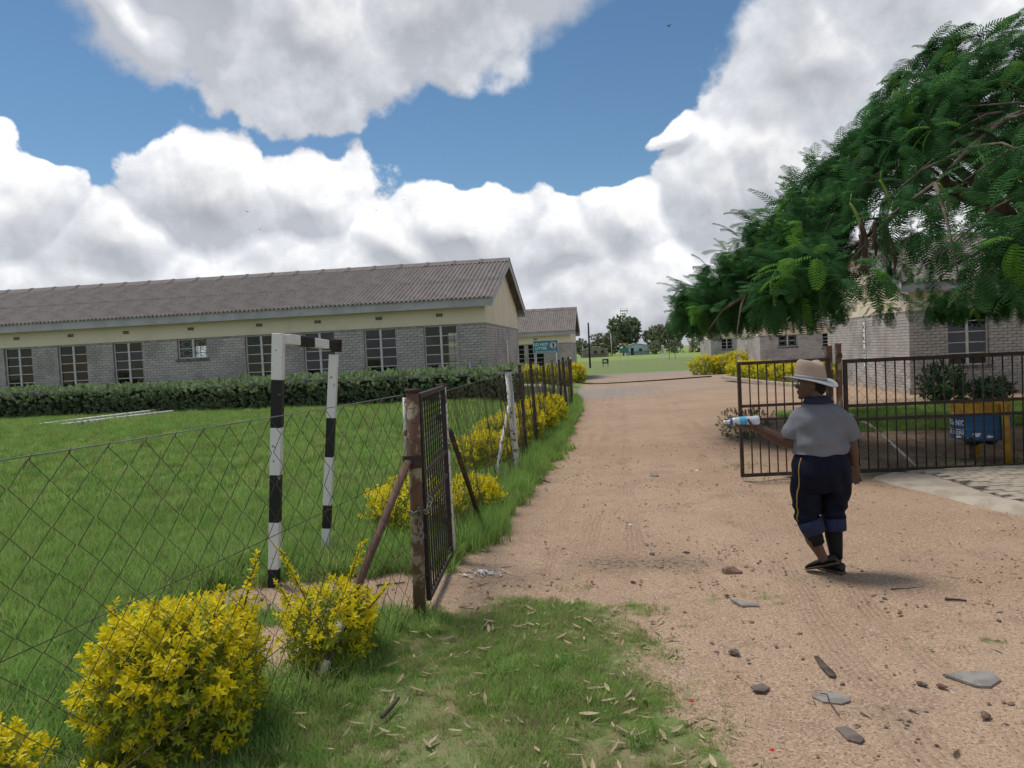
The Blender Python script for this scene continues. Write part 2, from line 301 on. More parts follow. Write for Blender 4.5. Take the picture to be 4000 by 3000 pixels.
# ------------------------------------------------------------------ helpers
def tag(o, label=None, cat=None, group=None, kind=None):
    if label: o['label'] = label
    if cat: o['category'] = cat
    if group: o['group'] = group
    if kind: o['kind'] = kind
    return o
def empty(name, loc, rz=0.0, label=None, cat=None, group=None):
    o = bpy.data.objects.new(name, None); COL.objects.link(o); o.empty_display_size = .1
    o.location = loc; o.rotation_euler = (0, 0, rz)
    return tag(o, label, cat, group)
def link(name, me, parent=None):
    o = bpy.data.objects.new(name, me); COL.objects.link(o)
    if parent is not None: o.parent = parent
    return o
class MB:
    def __init__(s): s.v = []; s.f = []
    def add(s, vs_, fs_):
        n = len(s.v); s.v.extend(tuple(q) for q in vs_); s.f.extend(tuple(i + n for i in f) for f in fs_); return s
    def box(s, c, sz, rot=None):
        hx, hy, hz = (q / 2 for q in sz); c = Vector(c)
        P = [Vector((x * hx, y * hy, z * hz)) for z in (-1, 1) for y in (-1, 1) for x in (-1, 1)]
        if rot is not None:
            Mx = rot if isinstance(rot, (Matrix, Quaternion)) else Euler(rot).to_matrix()
            P = [Mx @ q for q in P]
        return s.add([c + q for q in P], [(0, 2, 3, 1), (4, 5, 7, 6), (0, 1, 5, 4), (2, 6, 7, 3), (0, 4, 6, 2), (1, 3, 7, 5)])
    def bx(s, a, b):
        return s.box([(a[i] + b[i]) / 2 for i in range(3)], [abs(b[i] - a[i]) for i in range(3)])
    def bar(s, a, b, w, h=None):
        a, b = Vector(a), Vector(b); d = b - a; L = d.length
        if L < 1e-6: return s
        q = d.to_track_quat('Z', 'Y'); return s.box((a + b) / 2, (w, h or w, L), q.to_matrix())
    def tube(s, pts, rad, n=8, cap=True, ell=None):
        pts = [Vector(p) for p in pts]; m = len(pts)
        rad = rad if isinstance(rad, (list, tuple)) else [rad] * m
        vs_ = []; up = None
        for i, p in enumerate(pts):
            d = (pts[min(i + 1, m - 1)] - pts[max(i - 1, 0)]).normalized()
            if up is None:
                up = Vector((0, 0, 1)) if abs(d.z) < .9 else Vector((1, 0, 0))
            a = up - d * up.dot(d)
            if a.length < 1e-4: a = d.orthogonal()
            a.normalize(); up = a; bb = d.cross(a)
            for k in range(n):
                t = 2 * math.pi * k / n
                vs_.append(p + a * (math.cos(t) * rad[i]) + bb * (math.sin(t) * rad[i]))
        fs_ = [(i * n + k, i * n + (k + 1) % n, (i + 1) * n + (k + 1) % n, (i + 1) * n + k) for i in range(m - 1) for k in range(n)]
        if cap: fs_ += [tuple(range(n - 1, -1, -1)), tuple((m - 1) * n + k for k in range(n))]
        return s.add(vs_, fs_)
    def rings(s, rings, cap=True):
        n = len(rings[0]); vs_ = [p for r_ in rings for p in r_]; m = len(rings)
        fs_ = [(i * n + k, i * n + (k + 1) % n, (i + 1) * n + (k + 1) % n, (i + 1) * n + k) for i in range(m - 1) for k in range(n)]
        if cap: fs_ += [tuple(range(n - 1, -1, -1)), tuple((m - 1) * n + k for k in range(n))]
        return s.add(vs_, fs_)
    def ball(s, c, r, n=12, m=8, rot=None):
        c = Vector(c); r = (r, r, r) if isinstance(r, (int, float)) else r
        Mx = Euler(rot).to_matrix() if rot else Matrix.Identity(3)
        rr = []
        for i in range(m + 1):
            ph = math.pi * (i / m) ; ph = max(.02, min(math.pi - .02, ph))
            rr.append([c + Mx @ Vector((r[0] * math.sin(ph) * math.cos(2 * math.pi * k / n), r[1] * math.sin(ph) * math.sin(2 * math.pi * k / n), -r[2] * math.cos(ph))) for k in range(n)])
        return s.rings(rr)
    def mesh(s, name, m, smooth=False):
        me = bpy.data.meshes.new(name); me.from_pydata(s.v, [], s.f)
        for q in (m if isinstance(m, (list, tuple)) else [m]): me.materials.append(q)
        if smooth: me.polygons.foreach_set('use_smooth', [True] * len(me.polygons))
        me.update(); return me
    def build(s, name, m, parent=None, smooth=False, bevel=0.0):
        o = link(name, s.mesh(name, m, smooth), parent)
        if bevel:
            bv = o.modifiers.new('bevel', 'BEVEL'); bv.width = bevel; bv.segments = 2; bv.limit_method = 'ANGLE'
        return o
def np_mesh(name, V, F, m, smooth=False):
    """fast mesh from arrays: F is (n,4) or (n,3)"""
    me = bpy.data.meshes.new(name); V = np.asarray(V, np.float32); F = np.asarray(F, np.int32)
    me.vertices.add(len(V)); me.vertices.foreach_set('co', V.ravel())
    k = F.shape[1]; me.loops.add(F.size); me.loops.foreach_set('vertex_index', F.ravel())
    me.polygons.add(len(F)); me.polygons.foreach_set('loop_start', np.arange(0, F.size, k, dtype=np.int32))
    me.polygons.foreach_set('use_smooth', np.full(len(F), smooth))
    me.materials.append(m); me.update(calc_edges=True); me.validate(); return me

def S(t):
    t = np.clip(t, 0, 1); return t * t * (3 - 2 * t)
def vnoise(x, y, seed=0):
    """cheap smooth value noise in numpy"""
    x = np.asarray(x, float); y = np.asarray(y, float)
    xi = np.floor(x).astype(np.int64); yi = np.floor(y).astype(np.int64); fx = x - xi; fy = y - yi
    def h(a, b):
        n = (a * 374761393 + b * 668265263 + seed * 1442695041) & 0x7fffffff
        n = ((n ^ (n >> 13)) * 1274126177) & 0x7fffffff
        return ((n ^ (n >> 16)) & 0xffff) / 65535.0
    u = fx * fx * (3 - 2 * fx); v = fy * fy * (3 - 2 * fy)
    return (h(xi, yi) * (1 - u) + h(xi + 1, yi) * u) * (1 - v) + (h(xi, yi + 1) * (1 - u) + h(xi + 1, yi + 1) * u) * v
def fbm(x, y, seed=0, o=4):
    a = 0.0; w = .5; t = 0.0
    for i in range(o):
        a = a + w * vnoise(np.asarray(x) * 2 ** i + 17 * i, np.asarray(y) * 2 ** i + 5 * i, seed + i); t += w; w *= .5
    return a / t
def gz(x, y):
    x = np.asarray(x, float); y = np.asarray(y, float)
    s = x - .145 * y + 1.5
    z = .34 * S((y - 8) / 13) * S(-s / 2.6) * (1 - S((y - 35) / 12))
    z = z - .28 * S((y - 24) / 24) - .25 * S((y - 80) / 120)
    return z
def ground_z(x, y): return float(gz(x, y))

# ------------------------------------------------------------------ ground
ROADL = [(3.3, .95), (3.7, .85), (4.3, .70), (4.85, .78), (5.1, .25), (5.3, -.45), (6.1, -.42), (7.0, -.30), (8.0, -.08), (9.1, .30), (11, .62), (13.4, 1.0), (18.2, 1.6), (25.9, 2.15), (34, 3.0), (43, 4.3), (60, 6.4)]
def road_left(y):
    return np.interp(y, [q[0] for q in ROADL], [q[1] for q in ROADL])
def dirt_mask(x, y):
    """signed: >0 dirt"""
    x = np.asarray(x, float); y = np.asarray(y, float)
    m = np.clip(x - road_left(y), -3, 3)
    m = np.where(y > 59, np.minimum(m, (59 - y) * .5), m)
    # bare patch that runs left through the small gate
    patch = 1 - np.sqrt(((x + 1.15) / .95) ** 2 + ((y - 5.42) / .36) ** 2)
    patch2 = .5 * (1 - np.sqrt(((x + 1.42) / .22) ** 2 + ((y - 4.55) / .25) ** 2))
    m = np.maximum(m, np.maximum(patch, patch2) * .5)
    # lawn strip in front of the right hand block
    lawn = np.minimum(np.minimum(y - 13.0, 17.6 - y), x - 6.0) * .6
    m = np.where(y < 30, np.minimum(m, -lawn), m)
    # planted side beyond the block
    m = np.where((y > 30) & (x > 30), np.minimum(m, 30 - x), m)
    m = m + (fbm(x * 1.3, y * 1.3, 3) - .5) * .5 * np.clip((30 - y) / 12, .15, 1)
    return m
xs = np.concatenate([-np.geomspace(9, 900, 34)[::-1], np.arange(-8.9, 9.0, .11), np.geomspace(9, 900, 34)])
ys = np.concatenate([np.linspace(-40, .8, 10), np.arange(.9, 14, .11), np.arange(14, 34, .25), np.geomspace(34, 1500, 48)])
GX, GY = np.meshgrid(xs, ys); GZ = gz(GX, GY)
dm = dirt_mask(GX, GY)
near = np.clip((16 - GY) / 10, 0, 1)
GZ = GZ + near * ((fbm(GX * 2.2, GY * 2.2, 9) - .5) * .035 + (fbm(GX * 7, GY * 7, 21, 2) - .5) * .012)
# wheel ruts up the drive
for cx, w in ((.95, .16), (2.45, .18), (1.5, .10)):
    rut = np.exp(-((GX - (cx + .15 * (GY - 6)) - .25 * (fbm(GY * .3, GY * 0, 5) - .5)) / w) ** 2)
    GZ = GZ - .016 * rut * np.clip((26 - GY) / 12, 0, 1) * (dm > 0)
nx, ny = len(xs), len(ys)
V = np.stack([GX.ravel(), GY.ravel(), GZ.ravel()], 1)
ii, jj = np.meshgrid(np.arange(nx - 1), np.arange(ny - 1)); a0 = (jj * nx + ii).ravel()
Fq = np.stack([a0, a0 + 1, a0 + nx + 1, a0 + nx], 1)
isd = (dm.ravel()[Fq].mean(1) > 0)
def ground_piece(name, F, m, dirt):
    used = np.unique(F); remap = -np.ones(len(V), int); remap[used] = np.arange(len(used))
    me = np_mesh(name, V[used], remap[F], m, True)
    x, y = V[used, 0], V[used, 1]
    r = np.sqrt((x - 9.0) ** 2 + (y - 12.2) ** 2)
    a = np.clip(S((6.6 - r) / 2.2) + S((x - 4.5) / 2) * S((y - 6) / 3) * (y < 20) * .5, 0, 1) * (.55 + .6 * fbm(x * 1.1, y * 1.1, 31))  # painted tree shade: darker below the crown and towards the right
    s = x - .145 * y
    b = S((y - 24) / 5) * (1 - S((y - 32) / 3)) * S((2.4 - s) / 3) + S((y - 49) / 5) + .25 * S((y - 22) / 8)
    # patch of burnt bits and crumbs in front of the gate
    c = np.exp(-(((x - .75) / .30) ** 2 + ((y - 5.92) / .22) ** 2)) + .9 * np.exp(-(((x - 1.22) / .22) ** 2 + ((y - 5.86) / .18) ** 2)) + .5 * np.exp(-(((x + .1) / .5) ** 2 + ((y - 5.6) / .18) ** 2))
    d = dm.ravel()[used]
    tf = S((.25 - d) / .8); fa = np.where(d < 0, S((y - 16) / 14), 0); fb = np.where(d < 0, S((y - 118) / 12) * .8, 0)
    for nm, tr in (('soil_and_shade', (a, b, c)), ('turf', (tf, fa, fb))):
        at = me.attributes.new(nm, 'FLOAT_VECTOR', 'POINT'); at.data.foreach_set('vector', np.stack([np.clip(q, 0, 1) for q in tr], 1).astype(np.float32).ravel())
    o = link(name, me); tag(o, kind='structure'); return o
ground_piece('driveway', Fq[isd], M_dirt, True)
ground_piece('ground', Fq[~isd], M_dirt, False)

# ------------------------------------------------------------------ scattering of uncountable stuff
def template(name, meshes):
    c = bpy.data.collections.new(name)
    for i, me in enumerate(meshes):
        o = bpy.data.objects.new('%s_%02d' % (name, i), me); c.objects.link(o)
    return c
_groups = {}
def scatter_group(coll):
    if coll.name in _groups: return _groups[coll.name]
    g = bpy.data.node_groups.new('scatter_' + coll.name, 'GeometryNodeTree')
    g.interface.new_socket('Geometry', in_out='INPUT', socket_type='NodeSocketGeometry')
    g.interface.new_socket('Geometry', in_out='OUTPUT', socket_type='NodeSocketGeometry')
    i = g.nodes.new('NodeGroupInput'); o = g.nodes.new('NodeGroupOutput')
    ci = g.nodes.new('GeometryNodeCollectionInfo'); ci.inputs['Collection'].default_value = coll
    ci.inputs['Separate Children'].default_value = True; ci.inputs['Reset Children'].default_value = True
    ip = g.nodes.new('GeometryNodeInstanceOnPoints'); ip.inputs['Pick Instance'].default_value = True
    def na(nm, ty):
        n = g.nodes.new('GeometryNodeInputNamedAttribute'); n.data_type = ty; n.inputs['Name'].default_value = nm; return n.outputs['Attribute']
    er = g.nodes.new('FunctionNodeEulerToRotation')
    g.links.new(na('rot', 'FLOAT_VECTOR'), er.inputs[0]); g.links.new(er.outputs[0], ip.inputs['Rotation'])
    g.links.new(na('scl', 'FLOAT'), ip.inputs['Scale']); g.links.new(na('idx', 'INT'), ip.inputs['Instance Index'])
    g.links.new(i.outputs[0], ip.inputs['Points']); g.links.new(ci.outputs[0], ip.inputs['Instance']); g.links.new(ip.outputs[0], o.inputs[0])
    _groups[coll.name] = g; return g
def scatter(name, P, rot, scl, coll, parent=None, idx=None, kind='stuff'):
    P = np.asarray(P, np.float32); n = len(P)
    me = bpy.data.meshes.new(name); me.vertices.add(n); me.vertices.foreach_set('co', P.ravel())
    if idx is None: idx = rng.integers(0, len(coll.objects), n)
    a = me.attributes.new('rot', 'FLOAT_VECTOR', 'POINT'); a.data.foreach_set('vector', np.asarray(rot, np.float32).ravel())
    a = me.attributes.new('scl', 'FLOAT', 'POINT'); a.data.foreach_set('value', np.asarray(scl, np.float32).ravel())
    a = me.attributes.new('idx', 'INT', 'POINT'); a.data.foreach_set('value', np.asarray(idx, np.int32).ravel())
    for q in coll.objects[0].data.materials: me.materials.append(q)
    me.update(); o = link(name, me, parent); md = o.modifiers.new('scatter', 'NODES'); md.node_group = scatter_group(coll)
    if kind: o['kind'] = kind
    return o
def dir_euler(D, roll=None):
    """euler so that local +Z points along D, random roll"""
    out = np.zeros((len(D), 3))
    for i, d in enumerate(D):
        q = Vector(d).to_track_quat('Z', 'Y') @ Quaternion((0, 0, 1), random.uniform(0, 6.283) if roll is None else roll)
        out[i] = q.to_euler()
    return out
def blade(mb, base, ang, L, w, lean, curl, seg=3):
    d = Vector((math.cos(ang), math.sin(ang), 0)); side = Vector((-d.y, d.x, 0)); p = Vector(base); vs_ = []; th = lean
    for i in range(seg + 1):
        ww = w * (1 - (i / seg) ** 1.6)
        if i == seg: vs_.append(p.copy())
        else: vs_ += [p - side * ww / 2, p + side * ww / 2]
        p = p + (d * math.sin(th) + Vector((0, 0, 1)) * math.cos(th)) * (L / seg); th += curl / seg
    fs_ = [(2 * i, 2 * i + 1, 2 * i + 3, 2 * i + 2) for i in range(seg - 1)] + [(2 * seg - 2, 2 * seg - 1, 2 * seg)]
    mb.add(vs_, fs_)
def tuft(n, L, w, spread, m, name, lean=.35, curl=.9):
    mb = MB()
    for k in range(n):
        a = random.uniform(0, 6.283); r = spread * math.sqrt(random.random()); a2 = random.uniform(0, 6.283)
        blade(mb, (r * math.cos(a2), r * math.sin(a2), -.01), a, L * random.uniform(.5, 1.1), w * random.uniform(.7, 1.2), random.uniform(.02, lean), random.uniform(.1, curl))
    return mb.mesh(name, m)
T_lush = template('lush_tuft', [tuft(34, .18, .007, .08, M_grass, 'lush', .8, 1.5) for _ in range(4)] + [tuft(30, .19, .007, .08, M_grass_far, 'lush_b', .8, 1.5) for _ in range(2)] + [tuft(26, .20, .006, .08, M_grass_pale, 'lush_c', .6, 1.4) for _ in range(2)])
T_short = template('short_tuft', [tuft(30, .065, .0042, .055, M_grass, 'short', .9, 1.2) for _ in range(4)] + [tuft(26, .07, .0042, .055, M_grass_dry, 'short_dry', .9, 1.2) for _ in range(2)])
T_mid = template('mid_tuft', [tuft(40, .20, .014, .16, M_grass_far, 'mid', .8, 1.4) for _ in range(3)] + [tuft(36, .20, .014, .16, M_grass, 'mid_b', .8, 1.4) for _ in range(2)] + [tuft(34, .22, .012, .16, M_grass_pale, 'mid_c', .6, 1.3) for _ in range(2)])
T_tall = template('tall_tuft', [tuft(30, .30, .0075, .08, M_grass, 'tall', .35, 1.1) for _ in range(4)])
def fence_x(y): return -.69 - .33 * (4.9 - y)       # line of the near fence
def grass_field(name, coll, n, box, keep, sc, zoff=0.0):
    x = rng.uniform(box[0], box[1], n); y = rng.uniform(box[2], box[3], n)
    # only ground that can be looked at from around here
    k = keep(x, y) * (np.abs(x) < .86 * y + 1.5); ok = rng.random(n) < k; x, y = x[ok], y[ok]
    s = sc(x, y) * rng.uniform(.65, 1.25, len(x))
    o = scatter(name, np.stack([x, y, gz(x, y) + zoff], 1), np.stack([rng.normal(0, .12, len(x)), rng.normal(0, .12, len(x)), rng.uniform(0, 6.283, len(x))], 1), s, coll)
    return o
def lawn_keep(x, y):
    d = dirt_mask(x, y); left = (x < np.where(y < 4.9, fence_x(y) + .0, -.62 + .09 * (y - 5)) ) | (y > 6.2)
    return np.where((d < -.04) & left, np.clip(.62 + 1.3 * (fbm(x * .9, y * .9, 41) - .25), .5, 1) * np.clip(-d * 4, .25, 1), 0)
def lawn_h(x, y): return .85 + 1.5 * (fbm(x * .8, y * .8, 51) - .38)
tag(grass_field('lawn_grass', T_lush, 19000, (-8, .5, 2.2, 9.2), lawn_keep, lawn_h), 'lush green lawn grass behind the near chain-link fence', 'grass')
tag(grass_field('far_lawn_grass', T_mid, 26000, (-21, 2.2, 9.0, 24.5), lawn_keep, lambda x, y: .75 + .5 * (fbm(x * .5, y * .5, 52) - .4)), 'green lawn grass running back to the clipped hedge', 'grass')
def fg_keep(x, y):
    d = dirt_mask(x, y) - .28 + .75 * (fbm(x * 3.1, y * 3.1, 64) - .35)
    k = np.clip(-d * 1.7, 0, 1) ** 1.3 * np.clip(.30 + 2.2 * (fbm(x * 2.1, y * 2.1, 61) - .30), .22, 1)
    k = np.where(y > 5.35, 0, k)
    return np.where(x > fence_x(y) - .15, k, 0)
tag(grass_field('verge_grass', T_short, 30000, (-2.2, 1.6, 2.0, 5.4), fg_keep, lambda x, y: (.55 + .9 * (fbm(x * 1.6, y * 1.6, 71) - .3)) * np.clip(.75 - .5 * dirt_mask(x, y), .55, 1.15)), 'short patchy grass in the foreground before the small gate', 'grass')
def fg_tall(x, y):
    return np.where((fbm(x * 1.5, y * 1.5, 81) > .55) & (dirt_mask(x, y) < -.35) & (x > fence_x(y) - .2), .8, 0) + np.where((np.abs(x - fence_x(y)) < .25) & (dirt_mask(x, y) < -.2), .7, 0) * (y < 4.85)
tag(grass_field('verge_tuft_grass', T_lush, 2600, (-2.2, .8, 2.0, 5.2), fg_tall, lambda x, y: x * 0 + .62), 'longer green tufts at the foot of the near fence', 'grass')
def strip_keep(x, y):
    fx = .01 + .148 * (y - 10.17); return np.where((np.abs(x - fx) < .34) & (y > 6.4) & (dirt_mask(x, y) < .12), .9, 0)
tag(grass_field('fence_line_grass', T_tall, 9000, (-.9, 3.2, 6.3, 26), strip_keep, lambda x, y: x * 0 + .95), 'tall grass growing along the roadside fence', 'grass')
def lawn2(x, y): return np.where(dirt_mask(x, y) < -.03, .9, 0)
tag(grass_field('side_lawn_grass', T_mid, 5200, (5.8, 13.5, 12.9, 17.8), lawn2, lambda x, y: x * 0 + .5), 'strip of shaded lawn before the right-hand grey block', 'grass')
def tufts2(x, y):
    pts = [(1.62, 4.88, .12), (1.35, 4.9, .1), (2.1, 4.0, .12), (2.55, 4.05, .10), (.35, 5.32, .10), (5.0, 9.35, .3), (5.6, 9.5, .35), (6.3, 9.4, .35), (5.9, 9.9, .25), (3.2, 10.3, .2), (2.9, 3.55, .1)]
    k = x * 0
    for a, b, r_ in pts: k = np.maximum(k, np.exp(-((x - a) ** 2 + (y - b) ** 2) / r_ ** 2))
    return k * .9
tag(grass_field('stray_grass', T_short, 7000, (0, 7, 3.2, 10.8), tufts2, lambda x, y: .55 + .15 * (y > 9)), 'stray grass sprigs rooted in the bare dirt', 'grass')

# pebbles and dry leaves lying about
def pebble_mesh(i):
    mb = MB(); mb.ball((0, 0, .2), (1, .75 + .2 * random.random(), .5), 6, 4)
    mb.v = [tuple(q * random.uniform(.8, 1.15) for q in p) for p in mb.v]; return mb.mesh('pebble', M_pebble)
T_peb = template('pebble', [pebble_mesh(i) for i in range(5)])
def peb_keep(x, y): return np.where(dirt_mask(x, y) > -.1, .15 + .85 * (fbm(x * 1.2, y * 1.2, 91) > .52) , .0)
n = 26000; px = rng.uniform(-2, 6.5, n); py = 3.0 + 10 * rng.random(n) ** 1.6
ok = rng.random(n) < peb_keep(px, py); px, py = px[ok], py[ok]
tag(scatter('gravel', np.stack([px, py, gz(px, py)], 1), np.stack([0 * px, 0 * px, rng.uniform(0, 6.28, len(px))], 1), .003 + .007 * rng.random(len(px)) ** 5 * 2.0, T_peb), 'small loose gravel over the dirt drive', 'gravel')
def fleck(i):
    L = 1.0; mb = MB(); w = random.uniform(.12, .3); mb.add([(-.5, 0, .03), (-.1, -w / 2, .05), (.5, -.02, .02), (.15, w / 2, .06)], [(0, 1, 2, 3)]); return mb.mesh('fleck', M_fleck)
M_fleck = mat('bark_fleck', (.11, .07, .05), .95, .2, 3, objrand=.5)
T_fl = template('bark_fleck', [fleck(i) for i in range(4)])
n = 9000; qx = rng.uniform(-2, 7, n); qy = 2.8 + 18 * rng.random(n) ** 1.7
ok = (dirt_mask(qx, qy) > -.1) & (rng.random(n) < .12 + .9 * (fbm(qx * 1.1, qy * 1.1, 131) > .54)); qx, qy = qx[ok], qy[ok]
tag(scatter('bark_litter', np.stack([qx, qy, gz(qx, qy) + .004], 1), np.stack([rng.normal(0, .1, len(qx)), rng.normal(0, .1, len(qx)), rng.normal(0, .8, len(qx))], 1), .008 + .035 * rng.random(len(qx)) ** 3, T_fl), 'dark bark crumbs strewn over the drive', 'litter')
def dleaf(i):
    L = random.uniform(.05, .085); w = L * random.uniform(.16, .28); mb = MB(); c = random.uniform(.1, .5); vs_ = []
    for k in range(5):
        t = k / 4; ww = w * math.sin(math.pi * (.08 + .9 * t)); z = .004 + c * L * (t - .5) ** 2 * 1.5
        vs_ += [((t - .5) * L, -ww / 2, z + .25 * ww), ((t - .5) * L, 0, z), ((t - .5) * L, ww / 2, z + .25 * ww)]
    fs_ = [(3 * k + j, 3 * k + j + 1, 3 * k + j + 4, 3 * k + j + 3) for k in range(4) for j in range(2)]
    return mb.add(vs_, fs_).mesh('dry_leaf', M_dleaf)
T_dl = template('dry_leaf', [dleaf(i) for i in range(6)])
def leaf_keep(x, y):
    d = dirt_mask(x, y)
    k = np.where((d > -.55) & (d < .12), .42, 0) + np.where(d < -.1, .5, 0) + .5 * np.exp(-(((x + .35) / .35) ** 2 + ((y - 4.75) / .25) ** 2)) + .45 * np.exp(-(((x + .05) / .45) ** 2 + ((y - 5.75) / .25) ** 2)) + .02
    k = k + .10 * ((x > 2.6) & (y > 7.5))
    return k * (.4 + .9 * fbm(x * 2, y * 2, 99))
n = 13000; lx = rng.uniform(-2.0, 6.5, n); ly = 2.4 + 11 * rng.random(n) ** 1.5
ok = (rng.random(n) < leaf_keep(lx, ly)) & ((lx > fence_x(ly) - .3) | (ly > 4.9)); lx, ly = lx[ok], ly[ok]
tag(scatter('leaf_litter', np.stack([lx, ly, gz(lx, ly) + np.where(dirt_mask(lx, ly) < -.2, .022, .003)], 1), np.stack([rng.normal(0, .25, len(lx)), rng.normal(0, .25, len(lx)), rng.uniform(0, 6.28, len(lx))], 1), .4 + .9 * rng.random(len(lx)) ** 2, T_dl), 'scattered dry fallen leaves along the drive edge', 'leaves')

# ------------------------------------------------------------------ long brick blocks
TH = .134
H_SILL, H_TOP, H_BAND, H_FB, H_FT, H_RIDGE = .76, 2.31, 2.33, 2.83, 3.11, 4.72
BRL, BRH, JT = .23, .0865, .010
def sheet_mesh(length, W=1.022, pitch=.146):
    nseg = 7 * 8; vs_ = []; fs_ = []
    rows = 3
    for r_ in range(rows):
        for i in range(nseg + 1):
            x = W * i / nseg; z = .032 * math.cos(2 * math.pi * x / pitch)
            vs_.append((x, length * r_ / (rows - 1), z))
    for r_ in range(rows - 1):
        for i in range(nseg):
            a = r_ * (nseg + 1) + i; fs_.append((a, a + 1, a + nseg + 2, a + nseg + 1))
    b = len(vs_)
    for i in range(nseg + 1): vs_ += [vs_[i], (vs_[i][0], vs_[i][1], vs_[i][2] - .012)]
    for i in range(nseg): fs_.append((b + 2 * i + 1, b + 2 * i + 3, b + 2 * i + 2, b + 2 * i))
    mb = MB().add(vs_, fs_); return mb.mesh('roof_sheet', M_roof, True)
_pane = {}
def pane_mesh(w, h):
    k = (round(w, 3), round(h, 3))
    if k not in _pane:
        _pane[k] = MB().add([(0, 0, 0), (w, 0, 0), (w, 0, h), (0, 0, h)], [(0, 1, 2, 3)]).mesh('pane', M_glass)
    return _pane[k]
BRICK_ME = MB()
_bw, _bh = BRL - JT, BRH - JT
BRICK_ME.add([(-_bw / 2 + .004, -.011, -_bh / 2 + .004), (_bw / 2 - .004, -.011, -_bh / 2 + .004), (_bw / 2 - .004, -.011, _bh / 2 - .004), (-_bw / 2 + .004, -.011, _bh / 2 - .004),
              (-_bw / 2, .004, -_bh / 2), (_bw / 2, .004, -_bh / 2), (_bw / 2, .004, _bh / 2), (-_bw / 2, .004, _bh / 2)],
             [(0, 1, 2, 3), (4, 5, 1, 0), (5, 6, 2, 1), (6, 7, 3, 2), (7, 4, 0, 3)])
BRICK_V, BRICK_F = np.array(BRICK_ME.v), np.array(BRICK_ME.f); BRICK_ME = BRICK_ME.mesh('brick', M_brick_o)
def block(name, label, corner, zf, x0, x1, W, wins, gable, indiv=300, interior=True, vents=True, hole_back=None):
    """corner: world xy of local (0,0); local x along the front, y towards the back; wins: (xa, xb, rows, z0, z1)"""
    st = 1.022; nsh = int(round((x1 - x0 + .66) / st)); Lb = nsh * st - .66
    if gable > 0: x0 = x1 - Lb
    else: x1 = x0 + Lb
    root = empty(name, (corner[0], corner[1], zf), -TH, label, 'building')
    TW = .22; top = H_FT - .12
    wins = sorted(wins)
    # ---- walls (mortar-coloured core below, cream plaster above)
    def front_wall(y, thick, wl, m_low):
        lo = MB()
        edges = [x0] + [q for w in wl for q in (w[0], w[1])] + [x1]
        for i in range(0, len(edges), 2):
            if edges[i + 1] - edges[i] > .002: lo.bx((edges[i], y, 0), (edges[i + 1], y + thick, H_BAND))
        for w in wl:
            lo.bx((w[0], y, 0), (w[1], y + thick, w[3])); lo.bx((w[0], y, w[4]), (w[1], y + thick, H_BAND))
        return lo
    lo = front_wall(.012, TW, wins, M_mortar); lo.build('wall', M_mortar, root)
    backw = [(a, a + 1.05, 5, H_SILL, H_TOP) for a in (hole_back or [])]
    front_wall(W - TW - .012, TW, backw, M_mortar).build('wall', M_mortar, root)
    for xg in (x0, x1):
        s = 1 if xg == x0 else -1
        MB().bx((xg + s * .012, .012 + TW, 0), (xg + s * (.012 + TW), W - TW - .012, H_BAND)).build('wall', M_mortar, root)
    # plaster band front/back, 14 mm proud of the core like the bricks
    MB().bx((x0, 0, H_BAND), (x1, TW, top)).build('plaster_band', M_cream, root)
    MB().bx((x0, W - TW, H_BAND), (x1, W, top)).build('plaster_band', M_cream, root)
    slope = (H_RIDGE - H_FT) / (W / 2 + .32)
    def roof_z(y): return H_FT + slope * (min(y, W - y) + .32)
    for xg in (x0, x1):
        s = 1 if xg == x0 else -1
        ya, yb = TW + .001, W - TW - .001; t = .22
        zz = lambda y: roof_z(y) - .10
        prof = [(ya, H_BAND), (yb, H_BAND), (yb, zz(yb)), (W / 2, zz(W / 2)), (ya, zz(ya))]
        xs_ = (xg, xg + s * t)
        vs_ = [(xx, q[0], q[1]) for xx in xs_ for q in prof]; nP = len(prof)
        fs_ = [tuple(range(nP)), tuple(range(2 * nP - 1, nP - 1, -1))] + [(i, i + nP, (i + 1) % nP + nP, (i + 1) % nP) for i in range(nP)]
        MB().add(vs_, fs_).build('gable', M_cream, root)
        MB().add([(xx, q[0], q[1]) for xx in xs_ for q in [(0, H_BAND), (ya - .002, H_BAND), (ya - .002, zz(ya)), (0, zz(0))]], [(0, 1, 2, 3), (7, 6, 5, 4), (0, 4, 5, 1), (1, 5, 6, 2), (2, 6, 7, 3), (3, 7, 4, 0)]) if False else None
    # ---- bricks
    bl = []
    ncs = int(H_BAND / BRH)
    cut = []
    def add_bricks(length, make, gaps):
        for c in range(ncs):
            z = (c + .5) * BRH; u = -BRL / 2 if c % 2 else 0.0
            gp_ = [g_ for g_ in gaps if g_[2] - .03 < z < g_[3] + .05]
            while u < length:
                segs = [(max(u, 0), min(u + BRL, length))]
                for ga, gb, _, _ in gp_:
                    segs = [q for sa, sb in segs for q in ((sa, min(sb, ga)), (max(sa, gb), sb)) if q[1] - q[0] > .025]
                for sa, sb in segs:
                    if sb - sa > BRL - .002: bl.append(make((sa + sb) / 2, z))
                    else: cut.append((*make((sa + sb) / 2, z), (sb - sa - JT) / (BRL - JT)))
                u += BRL
    add_bricks(x1 - x0, lambda u, z: ((x0 + u, .004, z), 0.0), [(w[0] - x0, w[1] - x0, w[3], w[4]) for w in wins])
    xg = x1 if gable > 0 else x0
    add_bricks(W, lambda u, z: ((xg - gable * .004, u, z), math.pi / 2 * gable), [])
    camL = Matrix.Rotation(TH, 4, 'Z') @ Vector((-corner[0], -corner[1], CAM_H - zf))
    bl.sort(key=lambda q: (Vector(q[0]) - camL).length if q[0][2] > .55 else 1e3)
